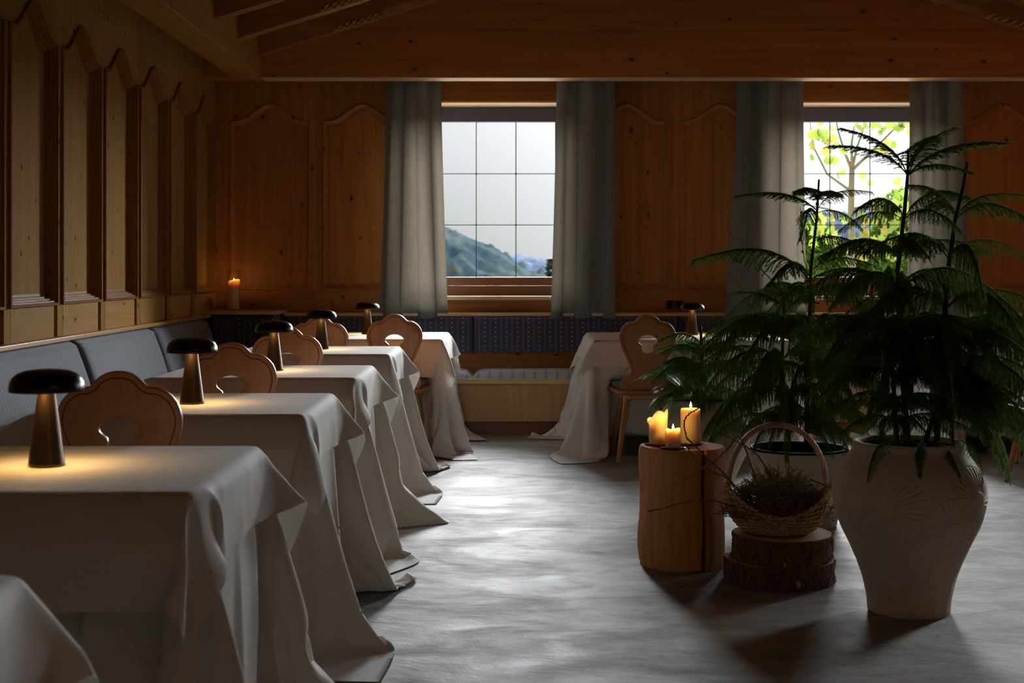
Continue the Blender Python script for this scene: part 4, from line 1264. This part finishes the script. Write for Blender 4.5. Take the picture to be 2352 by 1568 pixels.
# carved fan leaves on the big vase
fans = []
for (px, py, rr, th) in ((1990, 1170, .155, .3), (2150, 1230, .14, 1.1), (2070, 1290, .13, -1.2), (2210, 1160, .13, .6), (1930, 1250, .12, -.4), (2060, 1400, .08, 1.0)):
    sx_ = (px-2087)/172.; a = math.asin(max(-.97, min(.97, sx_)))-PI/2
    fans.append((a, 1.2-(py-615)*4.76/F, rr, th))
for q in range(5): fans.append((.5+q*.6, .22+.14*(q % 2), .14, q*1.1))
VZ = lambda s: s
def relief(a, s, r):
    # arc length s to a height: use s as vertical coordinate measured from base
    d = 0.
    for (fa, fz, fr, th) in fans:
        da = (a-fa+PI) % (2*PI)-PI
        if abs(da)*r > fr: continue
        u = da*r; v = (s-SB(fz)); q = math.hypot(u, v)
        if q > fr or q < .018: continue
        ang = math.atan2(v, u)-th
        ang = (ang+PI) % (2*PI)-PI
        if abs(ang) > 2.1: 
            if abs(abs(ang)-PI) < .16 and q < fr*.8: d = min(d, -.003*max(0, 1-abs(abs(ang)-PI)*q/.005))
            continue
        w = abs(((ang*5.2) % 1)-.5)*2          # 1 at strokes' middle
        wd = (1-w)*q/5.2/2
        inner = .35 if True else .2
        if q > fr*.30 and q < fr*.93: d = min(d, -.0048*max(0, 1-wd/.0055))
        if abs(q-fr*.97) < .0035: d = min(d, -.0035*(1-abs(q-fr*.97)/.0035))
    return d
bigp = [(.125, 0), (.140, .004), (.145, .05), (.163, .13), (.198, .22), (.240, .31), (.262, .39), (.262, .44), (.242, .495), (.208, .545), (.192, .570), (.193, .588), (.186, .595), (.174, .590), (.172, .55)]
LB = [0]
for a_, b_ in zip(bigp[:-1], bigp[1:]): LB.append(LB[-1]+math.hypot(b_[0]-a_[0], b_[1]-a_[1]))
def SB(z):
    for i in range(12):
        if bigp[i+1][1] >= z: return LB[i]+(LB[i+1]-LB[i])*(z-bigp[i][1])/max(1e-6, bigp[i+1][1]-bigp[i][1])
    return LB[12]
V1 = (1.392, 4.98, 0)
vase(V1, bigp, POT, 'biggest off-white jar with carved fan leaves, front right', relief, (.174, .578), n=420, m_=260)
V2 = (1.345, 6.66, 0)
vase(V2, [(.165, 0), (.175, .004), (.19, .08), (.212, .20), (.232, .31), (.238, .345), (.234, .352), (.226, .35), (.222, .30)], POT2, 'wide white planter behind the basket, black liner inside', None, (.222, .30), n=120, m_=60)
m = MB(); m.lathe([(.218, .26), (.222, .356), (.226, .362), (.216, .362), (.210, .27)], 64, cap0=False, cap1=False); o = m.build('black_liner', simple('matt_black_liner', (.012, .012, .013), .75, Specular_IOR_Level=.2), bpy.data.objects['plant_pot.001'], True)
V3 = (P(1612, 900, 7.0).x, 7.0, 0)
sc3 = .235/.262
vase(V3, [(r*sc3, z*.93) for r, z in bigp], POT2, 'white jar behind the candles, filled with fern and small pine', None, (.172*sc3, .54), n=120, m_=90)

# ================================================================== PLANTS
def needles_on(pts, spacing, ln, wd, ring, r_, fwd=.55, skip0=0.):
    """triangular needles along a polyline (numpy)"""
    pts = np.array(pts); seg = np.diff(pts, axis=0); sl_ = np.linalg.norm(seg, axis=1); cum = np.concatenate([[0], np.cumsum(sl_)])
    n = max(2, int(cum[-1]/spacing)); s = np.linspace(skip0*cum[-1], cum[-1]*.998, n)
    i = np.clip(np.searchsorted(cum, s)-1, 0, len(seg)-1); t = ((s-cum[i])/np.maximum(sl_[i], 1e-9))[:, None]
    p = pts[i]+seg[i]*t; T = seg[i]/np.maximum(sl_[i], 1e-9)[:, None]
    ref = np.array([.3, .2, .93]); A = np.cross(T, ref); A /= np.linalg.norm(A, axis=1)[:, None]; B = np.cross(T, A)
    out = []
    for k in range(ring):
        a = r_.uniform(0, 2*PI, n) if ring > 3 else (2*PI*k/ring+np.arange(n)*2.4)
        D = A*np.cos(a)[:, None]+B*np.sin(a)[:, None]
        d = D*(1-fwd*.5)+T*fwd; l = ln*r_.uniform(.75, 1.15, n)[:, None]
        side = np.cross(T, D)
        out.append(np.stack([p-side*wd, p+side*wd, p+d*l], 1))
    return np.concatenate(out)
def branch_mesh(name, mat, L, arch, droop, npair, bl, seed, nl=.0105, curl=0.3, flat=.0, rad=.0032):
    """local x = outwards. arch: rise in the middle, droop: how far side branchlets hang"""
    r_ = np.random.default_rng(seed); rr = random.Random(seed)
    N = 24; t = np.linspace(0, 1, N)
    sp0 = .0032
    path = np.stack([L*t, .02*L*np.sin(t*5+seed), L*arch*np.sin(PI*t**.8)-L*curl*.25*t**3], 1)
    tris = [needles_on(path, .0026, nl*1.15, .0013, 6, r_, skip0=.12)]
    m = MB(); m.tube([Vector(p) for p in path[::3]]+[Vector(path[-1])], [rad*(1-.7*i/9) for i in range(len(path[::3])+1)], 5)
    for k in range(npair):
        u = .10+.88*k/(npair-1)
        i = min(int(u*(N-1)), N-2); p = path[i]+(path[i+1]-path[i])*(u*(N-1)-i); T = path[i+1]-path[i]; T = T/np.linalg.norm(T)
        prof = min(1, (u-.02)*5)*(1-.72*max(0, u-.25)/.75)
        for sd in (-1, 1):
            l = bl*prof*rr.uniform(.8, 1.15); dr = droop*rr.uniform(.7, 1.25)
            d = np.array([0, sd, 0.])*(1-.5*droop)+T*rr.uniform(.45, .75)+np.array([0, 0, flat-.1*droop]); d /= np.linalg.norm(d)
            q = [p]; n_ = 6
            for j in range(n_):
                d = d+np.array([0, 0, -1.])*dr*.33; d /= np.linalg.norm(d); q.append(q[-1]+d*l/n_)
            tris.append(needles_on(q, .0032, nl, .0013, 4, r_))
            m.tube([Vector(x) for x in q[::2]], .0011, 3, cap=False)
    T3 = np.concatenate(tris); V = T3.reshape(-1, 3); nv = len(V)
    # join needles and stalk: needles as stalk mesh faces (tris)
    me = bpy.data.meshes.new(name)
    vs = np.array([tuple(v) for v in m.v]); f3 = []
    for f in m.f:
        for i in range(1, len(f)-1): f3.append((f[0], f[i], f[i+1]))
    Fa = np.concatenate([np.arange(nv).reshape(-1, 3), np.array(f3)+nv]); V = np.concatenate([V, vs])
    o = mknp(name, V, Fa, mat); me = o.data; bpy.data.objects.remove(o)
    return me
BR = {
 'up':    [branch_mesh('branch', PINE_G, .34, .10, .35, 24, .085, s, flat=.12, nl=.010) for s in (1, 2)],
 'mid':   [branch_mesh('branch', PINE_G, .45, .16, .8, 32, .115, s) for s in (3, 4, 5)],
 'hang':  [branch_mesh('branch', PINE_G, .55, .17, 1.3, 40, .15, s, curl=.9) for s in (6, 7, 8)],
 'fresh': [branch_mesh('branch', PINE_G2, .34, .14, .9, 32, .085, s, curl=.5) for s in (9, 10)],
}
BL_ = {'up': .34, 'mid': .45, 'hang': .55, 'fresh': .34}
def add_branch(tree, base, tip, kind, r_):
    me = r_.choice(BR[kind]); o = bpy.data.objects.new('branch', me); link(o, tree)
    base = Vector(base); d = Vector(tip)-base; l = d.length
    x = d.normalized(); z = Vector((0, 0, 1)); y = z.cross(x).normalized(); z = x.cross(y)
    M = Matrix((x, y, z)).transposed().to_4x4()
    o.matrix_basis = Matrix.Translation(base) @ M @ Matrix.Diagonal((l/BL_[kind],)*3+(1,))
def stem_obj(tree, pts, r0, r1, mat=STEM, needles=True):
    m = MB(); n = len(pts); m.tube(pts, [r0+(r1-r0)*i/(n-1) for i in range(n)], 8)
    o = m.build('stem', mat, tree, True)
    if needles:
        T3 = needles_on([tuple(p) for p in pts[n//2:]], .003, .010, .0009, 4, np.random.default_rng(3), fwd=.35); V = T3.reshape(-1, 3)
        mknp('stem_needles', V, np.arange(len(V)).reshape(-1, 3), PINE_G, tree)['kind'] = 'stuff'
def lerp_path(pts, z):
    for a, b2 in zip(pts[:-1], pts[1:]):
        if (a.z-z)*(b2.z-z) <= 0: return a.lerp(b2, (z-a.z)/max(1e-6, b2.z-a.z))
    return pts[-1]
def pine(label, pts, whorls, explicit, seed, group='potted Norfolk pines'):
    """pts: stem points; whorls: (z, n, length, tip dz, kind); explicit: (pixel base, pixel tip, depth base, depth tip, kind)"""
    r_ = random.Random(seed); t = thing('norfolk_pine', label, 'plant', (0, 0, 0), 0, group)
    pts = [Vector(p) for p in pts]; stem_obj(t, pts, .011, .0045)
    for wh in whorls:
        z, n, L, dz, kind = wh[:5]; c = lerp_path(pts, z); a0 = r_.uniform(0, 2*PI)
        for k in range(n):
            a = a0+2*PI*k/n+r_.uniform(-.25, .25)
            if len(wh) > 5: a = math.radians(wh[5]+(wh[6]-wh[5])*(k+.5)/n)+r_.uniform(-.15, .15)
            pass; l = L*r_.uniform(.82, 1.12)
            add_branch(t, c, c+Vector((math.cos(a)*l, math.sin(a)*l, dz*r_.uniform(.6, 1.3))), kind, r_)
    for (bp, tp, yb, yt, kind) in explicit:
        add_branch(t, P(*bp, yb), P(*tp, yt), kind, r_)
    return t
YA = 4.98
pine('tallest Norfolk pine, in the carved jar', [(1.392, YA, .56), P(2068, 800, YA), P(2062, 620, YA), P(2078, 480, YA), P(2085, 400, YA), P(2086, 345, YA)],
     [(.70, 6, .26, .02, 'mid'), (.84, 8, .36, -.02, 'hang'), (.97, 8, .44, .0, 'hang'), (1.12, 8, .43, .02, 'hang'), (1.235, 5, .34, .03, 'mid')],
     [((2084, 402), (1908, 322), YA, YA-.05, 'up'), ((2084, 398), (1940, 284), YA, YA+.12, 'up'), ((2086, 402), (2304, 312), YA, YA, 'up'), ((2086, 398), (2185, 285), YA, YA-.15, 'up'), ((2086, 400), (2150, 300), YA, YA+.25, 'up'), ((2085, 402), (2235, 385), YA, YA-.2, 'up'),
      ((2078, 500), (1960, 470), YA, YA-.2, 'mid'), ((2078, 500), (2230, 440), YA, YA+.15, 'mid'), ((2078, 505), (2210, 520), YA, YA-.25, 'mid'), ((2075, 505), (1925, 520), YA, YA+.15, 'mid')], 1)
YB_ = 4.90
pine('second pine of the carved jar, leaning right', [(1.47, YB_+.02, .56), P(2165, 800, YB_), P(2178, 620, YB_), P(2195, 500, YB_), P(2212, 430, YB_), P(2222, 372, YB_)],
     [(.70, 5, .28, -.02, 'mid', -120, 60), (.78, 7, .42, -.08, 'hang', -120, 80), (.93, 8, .45, -.02, 'hang'), (1.06, 7, .44, 0, 'hang')],
     [((2150, 1012), (2222, 1135), 4.86, 4.74, 'fresh'), ((2050, 1010), (1985, 1090), 4.84, 4.74, 'fresh'), ((2120, 1010), (2110, 1085), 4.84, 4.72, 'fresh'), ((2190, 1010), (2275, 1090), 4.9, 4.8, 'hang'), ((2196, 500), (2085, 415), YB_, YB_-.1, 'mid'), ((2196, 500), (2352, 438), YB_, YB_-.1, 'mid'), ((2196, 500), (2380, 500), YB_, YB_+.1, 'mid'), ((2196, 505), (2120, 470), YB_, YB_+.25, 'mid'),
      ((2180, 590), (1985, 560), YB_, YB_-.2, 'mid'), ((2180, 590), (2365, 560), YB_, YB_-.1, 'hang'), ((2180, 595), (2270, 620), YB_, YB_-.4, 'hang'), ((2180, 590), (2060, 540), YB_, YB_+.2, 'mid')], 2)
pine('low bushy pine at the front of the carved jar', [(1.33, 4.90, .56), (1.31, 4.86, .75), (1.29, 4.85, .98)],
     [(.665, 6, .24, .0, 'mid', -165, -5), (.74, 6, .28, -.01, 'mid', -170, -10), (.82, 7, .33, .0, 'hang', -180, 0), (.90, 7, .36, .0, 'hang', -180, 20), (.97, 7, .36, .04, 'mid')], [], 3)
pine('drooping pine at the right side of the carved jar', [(1.46, 5.05, .56), (1.55, 5.05, .8), (1.58, 5.05, 1.02)],
     [(.72, 5, .40, -.18, 'hang', -75, 45), (.85, 6, .44, -.10, 'hang', -100, 60), (.98, 6, .42, -.02, 'hang', -110, 80)], [], 4)
YC = 6.62
pine('slender pine with a bare leader, in the white planter', [(1.37, YC, .30), P(1858, 800, YC), P(1862, 620, YC), P(1876, 500, YC), P(1881, 412, YC)],
     [(.52, 7, .36, -.02, 'hang'), (.72, 8, .52, -.10, 'hang'), (.90, 7, .52, 0, 'hang'), (1.05, 7, .45, .02, 'hang')],
     [((1875, 482), (1690, 438), YC, YC, 'up'), ((1877, 482), (2000, 432), YC, YC-.1, 'mid'), ((1877, 470), (1838, 430), YC, YC-.35, 'up'), ((1877, 470), (1925, 440), YC, YC+.3, 'up'), ((1875, 490), (1985, 520), YC, YC-.1, 'mid'), ((1875, 490), (1835, 540), YC, YC-.3, 'mid'),
      ((1862, 645), (1593, 578), YC, YC-.05, 'mid'), ((1862, 625), (2010, 600), YC, YC, 'mid'), ((1862, 560), (2020, 590), YC, YC-.25, 'mid'), ((1862, 635), (1760, 640), YC, YC-.35, 'mid')], 5)
YD = 6.55
pine('shorter pine left in the white planter', [(1.29, YD, .30), P(1795, 850, YD), P(1800, 740, YD), P(1801, 655, YD)],
     [(.48, 7, .36, -.02, 'hang'), (.62, 8, .50, -.12, 'hang'), (.78, 7, .52, -.08, 'hang'), (.92, 6, .46, -.02, 'hang')],
     [((1800, 706), (1695, 662), YD, YD, 'up'), ((1800, 706), (1880, 690), YD, YD-.1, 'up'), ((1800, 700), (1770, 640), YD, YD-.25, 'up'), ((1800, 690), (1840, 640), YD, YD+.2, 'up')], 6)
YE = 6.98
pine('small fresh-green pine in the jar behind the candles', [(V3[0], YE, .52), P(1612, 830, YE), P(1610, 765, YE), P(1609, 745, YE)],
     [(.60, 7, .30, -.05, 'fresh'), (.70, 7, .34, 0, 'fresh'), (.78, 6, .26, .04, 'fresh')],
     [((1612, 790), (1512, 768), YE, YE-.1, 'fresh'), ((1612, 780), (1720, 745), YE, YE-.1, 'fresh'), ((1612, 860), (1530, 815), YE, YE-.2, 'fresh'), ((1660, 800), (1760, 760), YE-.1, YE-.3, 'fresh')], 7)

# fern
def fern_mesh(seed, L=.32):
    r_ = random.Random(seed); m = MB(); N = 30
    path = [Vector((L*(i/N), .01*math.sin(i*.2), L*(.30*math.sin(PI*.8*i/N)-.25*(i/N)**2.4))) for i in range(N+1)]
    m.tube(path[::2], [.0016-.0012*i/15 for i in range(len(path[::2]))], 4)
    for i in range(3, N+1):
        u = i/N; l = .30*L*math.sin(PI*min(1, .12+.88*u)**.8)**.9*(1-.25*u)+.004
        T = (path[i]-path[i-1]).normalized(); up = Vector((0, 0, 1)); S_ = T.cross(up).normalized()
        for sd in (-1, 1):
            d = (S_*sd+T*.45+Vector((0, 0, -.25))).normalized(); n_ = 9
            for j in range(n_):
                v = j/n_; c = path[i]+d*l*v; s = l*.15*(1-.7*v)+.0008
                w = (T*.9+d*.4).normalized()*s; w2 = (-T*.9+d*.4).normalized()*s; e = d*l/n_*.45
                m.add([c, c+w*.6+e*.3, c+w+e, c+e], [(0, 1, 2, 3)]); m.add([c, c+e, c+w2+e, c+w2*.6+e*.3], [(0, 1, 2, 3)])
    o = m.build('frond', FERN_G); me = o.data; bpy.data.objects.remove(o); return me
fm = [fern_mesh(1), fern_mesh(2)]
t = thing('fern', 'feathery green fern spilling over the left of the white jar', 'plant', (0, 0, 0), 0)
for (bx, by, tx, ty, yt) in ((1570, 905, 1446, 872, 6.9), (1570, 905, 1482, 965, 6.85), (1572, 905, 1505, 930, 6.7), (1575, 900, 1490, 850, 6.95), (1580, 900, 1520, 800, 7.05), (1575, 905, 1540, 975, 6.72), (1585, 900, 1545, 790, 6.8), (1590, 905, 1600, 830, 6.7), (1585, 905, 1480, 905, 6.95), (1600, 905, 1660, 850, 6.8), (1580, 905, 1455, 880, 7.1)):
    a, b2 = P(bx, by, 6.93), P(tx, ty, yt); d = b2-a; l = d.length
    o = bpy.data.objects.new('frond', random.choice(fm)); link(o, t); x = d.normalized(); y = Vector((0, 0, 1)).cross(x).normalized(); z = x.cross(y)
    o.matrix_basis = Matrix.Translation(a) @ Matrix((x, y, z)).transposed().to_4x4() @ Matrix.Diagonal((l/.32,)*3+(1,))

# willow twigs with catkins
def willow(label, polys, Y0, seed):
    r_ = random.Random(seed); t = thing('willow_twig', label, 'twig', (0, 0, 0), 0, 'willow twigs with catkins')
    cat = MB(); m = MB()
    for pts, r0 in polys:
        q = [P(x, y, Y0) for x, y in pts]; m.tube(q, [r0*(1-.6*i/(len(q)-1)) for i in range(len(q))], 5)
        for i in range(len(q)-1):
            for u in (.3, .75):
                if i == 0 and len(pts) > 3: continue
                c = q[i].lerp(q[i+1], u); d = Vector((r_.choice((-1, 1))*.5, 0, .8)).normalized()
                cat.tube([c, c+d*.006, c+d*.014, c+d*.018], [.002, .0052, .0042, .001], 6)
    m.build('stalk', TWIG, t, True); o = cat.build('catkin', CATKIN, t, True); o['kind'] = 'stuff'
willow('forked willow twig with silvery catkins against the grey curtain', [([(1760, 760), (1732, 715), (1708, 670), (1698, 650), (1668, 633)], .0035), ([(1700, 655), (1704, 620), (1706, 590)], .002), ([(1706, 672), (1680, 678), (1650, 682)], .002)], 6.9, 1)
willow('willow twig behind the long pine branch, catkins at its tip', [([(1790, 660), (1755, 625), (1724, 590), (1706, 565), (1695, 550), (1676, 538)], .003)], 6.9, 2)
willow('thin upright willow twig in front of the maple window', [([(1862, 640), (1848, 600), (1840, 540), (1838, 475)], .0028)], 6.9, 3)
willow('short willow twig left of the shorter pine', [([(1752, 730), (1744, 700), (1736, 685)], .0025)], 6.8, 4)

# ================================================================== OUTDOORS
def hillmat(name, c, c2):
    m = NT(name); v = m.coords(); a = m.noise(v, .05, 6, .6); b2 = m.noise(v, .25, 3)
    col = m.mix(m.ramp(a, [(.4, (0, 0, 0)), (.6, (1, 1, 1))]), c, c2); col = m.mix(m.ramp(b2, [(.55, (0, 0, 0)), (.72, (.6, .6, .6))]), col, (c2[0]*1.5, c2[1]*1.15, c2[2]*.8))
    return m.done(m.bsdf(col, 1.0, None, Specular_IOR_Level=0.))
def hill(name, prof, Y0, depth, mat, label, amp, seed):
    nx, ny = 1100, 40; x0, x1 = prof[0][0], prof[-1][0]; vs = []
    xs = [p[0] for p in prof]; zs = [p[1] for p in prof]
    for j in range(ny+1):
        v = j/ny
        for i in range(nx+1):
            x = x0+(x1-x0)*i/nx; h = float(np.interp(x, xs, zs))
            z = -40+(h+40)*math.sin(PI/2*min(1, v*1.1))
            z += amp*.7*mnoise.noise(Vector((x*.45, v*40, seed+7)))+amp*mnoise.noise(Vector((x*.11, v*13, seed)))+amp*.6*mnoise.noise(Vector((x*.3, v*30, seed+3)))
            vs.append((x, Y0+depth*v, z))
    fs = [(j*(nx+1)+i, j*(nx+1)+i+1, (j+1)*(nx+1)+i+1, (j+1)*(nx+1)+i) for j in range(ny) for i in range(nx)]
    o = mk(name, vs, fs, mat, None, True); tag(o, label, 'hill', None, 'structure')
HM1 = hillmat('haze_painted_forest', (.030, .050, .062), (.060, .078, .078)); HM2 = hillmat('far_haze_painted_ridge', (.10, .135, .20), (.11, .145, .20))  # bluish base colours paint aerial haze onto the hills
hx_ = lambda px, Y: (px-CX)*Y/F
hz_ = lambda py, Y: CAMZ-(py-HY)*Y/F
hill('wooded_hill', [(hx_(p, 400), hz_(y, 400)) for p, y in ((500, 430), (800, 470), (980, 512), (1020, 528), (1060, 545), (1100, 562), (1150, 588), (1200, 608), (1260, 630), (1350, 655), (1700, 600), (2600, 540), (6500, 420))], 250, 150, HM1, 'wooded hillside, blue-green haze painted in, seen through the left window', 2.2, 5)
hill('far_ridge', [(hx_(p, 900), hz_(y, 900)) for p, y in ((900, 585), (1100, 588), (1200, 590), (1270, 600), (1500, 560), (1850, 500), (1950, 490), (2100, 505), (2600, 520), (6500, 430))], 700, 200, HM2, 'pale far ridge with haze painted into its colour', 3.0, 9)

# maple just outside the right window
MT = thing('maple_tree', 'young maple outside the right window, backlit leaves', 'tree', (0, 0, 0))
YM = 14.5
m = MB(); m.tube([P(1956, 900, YM), P(1957, 620, YM), P(1955, 480, YM), P(1957, 388, YM)], [.045, .040, .034, .030], 8); m.build('trunk', TRUNK, MT, True)
limbs = [[(1957, 392), (1940, 350), (1925, 300), (1915, 250)], [(1957, 390), (1968, 340), (1985, 290), (1995, 220)], [(1957, 392), (1956, 330), (1962, 290)], [(1956, 392), (2010, 340), (2060, 290), (2110, 250)], [(1955, 440), (1900, 400), (1870, 340), (1860, 280)], [(1956, 480), (2020, 470), (2080, 440)], [(1956, 500), (1900, 480), (1850, 470)]]
for pts in limbs:
    m = MB(); m.tube([P(x, y, YM+.1*i) for i, (x, y) in enumerate(pts)], [.018-.004*i for i in range(len(pts))], 6); m.build('limb', TRUNK, MT, True)
def leaf_mesh(mat):
    o = [(0, -.45), (.10, -.38), (.42, -.30), (.30, -.12), (.50, .12), (.26, .10), (.22, .32), (.08, .26), (0, .52), (-.08, .26), (-.22, .32), (-.26, .10), (-.50, .12), (-.30, -.12), (-.42, -.30), (-.10, -.38)]
    vs = [(x, .12*abs(x), y) for x, y in o]+[(0, .02, 0)]
    ob = mk('leaf', vs, [(k, (k+1) % 16, 16) for k in range(16)], mat); me = ob.data; bpy.data.objects.remove(ob); return me
LM = [leaf_mesh(MAPLE), leaf_mesh(MAPLE2), leaf_mesh(MAPLE)]
r_ = random.Random(44)
cl = [(1885, 300, 12), (1905, 345, 8), (1893, 362, 3), (2030, 352, 4), (2078, 285, 14), (2030, 295, 6), (1955, 390, 3), (1985, 292, 5), (1975, 428, 2), (2082, 430, 10), (2050, 475, 14), (1870, 500, 6), (2010, 510, 14), (1900, 530, 14), (2075, 520, 14), (1960, 565, 14), (2040, 570, 14)]
for cx_, cy_, n in cl:
    for k in range(n):
        x = cx_+r_.gauss(0, 20); y = cy_+r_.gauss(0, 15); s = r_.uniform(.05, .09)
        o = bpy.data.objects.new('leaf', r_.choice(LM)); link(o, MT); o.location = P(x, y, YM+r_.uniform(-.5, .5))
        o.rotation_euler = (r_.uniform(-.9, .9), r_.uniform(-3, 3), r_.uniform(-.9, .9)); o.scale = (s*1.6,)*3
# hedge of shrubs below
def shrub(cx_, cy_, rx, rz, Y0, n, seed, label):
    r_ = np.random.default_rng(seed); c = np.array(P(cx_, cy_, Y0)); d = r_.normal(size=(n, 3)); d /= np.linalg.norm(d, axis=1)[:, None]
    p = c+d*np.array([rx, rx*.8, rz])*r_.uniform(.4, 1, n)[:, None]**.5
    e = r_.normal(size=(n, 3)); e /= np.linalg.norm(e, axis=1)[:, None]; f2 = np.cross(e, r_.normal(size=(n, 3))); f2 /= np.linalg.norm(f2, axis=1)[:, None]
    s = r_.uniform(.03, .06, n)[:, None]
    V = np.stack([p-e*s, p+f2*s*.5, p+e*s, p-f2*s*.5], 1).reshape(-1, 3)
    t = thing('shrub', label, 'shrub', (0, 0, 0), 0, 'garden shrubs outside')
    mknp('foliage', V, np.arange(n*4).reshape(-1, 4), SHRUB if n > 300 else SHRUB_D, t)['kind'] = 'stuff'
    m = MB()
    for k in range(5): m.tube([Vector(c)+Vector((0, 0, -rz-1)), Vector(c)+Vector((math.cos(k*1.3)*rx*.5, 0, rz*.5))], [.02, .005], 5)
    m.build('stem', TRUNK, t)
shrub(1875, 600, .32, .42, 15.5, 3000, 1, 'green shrub low at the left of the right window')
shrub(1985, 640, .30, .36, 15.8, 2600, 2, 'green shrub low in the middle of the right window')
shrub(2070, 560, .34, .60, 15.2, 4000, 3, 'tall green shrub at the right of the right window')
shrub(1268, 625, .06, .16, 15.5, 220, 4, 'small bush tip at the lower right of the left window')
b = MB(); b.box(-12, 16, 11.18, 17, -.35, -.2); o = b.build('reflector', simple('pale_reflector', (.80, .78, .74), .9)); struct(o, 'added unseen pale terrace below the windows outside', 'ground')  # added unseen slab, bounces daylight up onto the window soffits
# ground outside
b = MB(); b.box(-60, 60, 11.5, 40, -3.2, -3.0); o = b.build('lawn', simple('grass_green', (.10, .18, .05), .95)); struct(o, 'green garden ground outside the windows', 'ground')
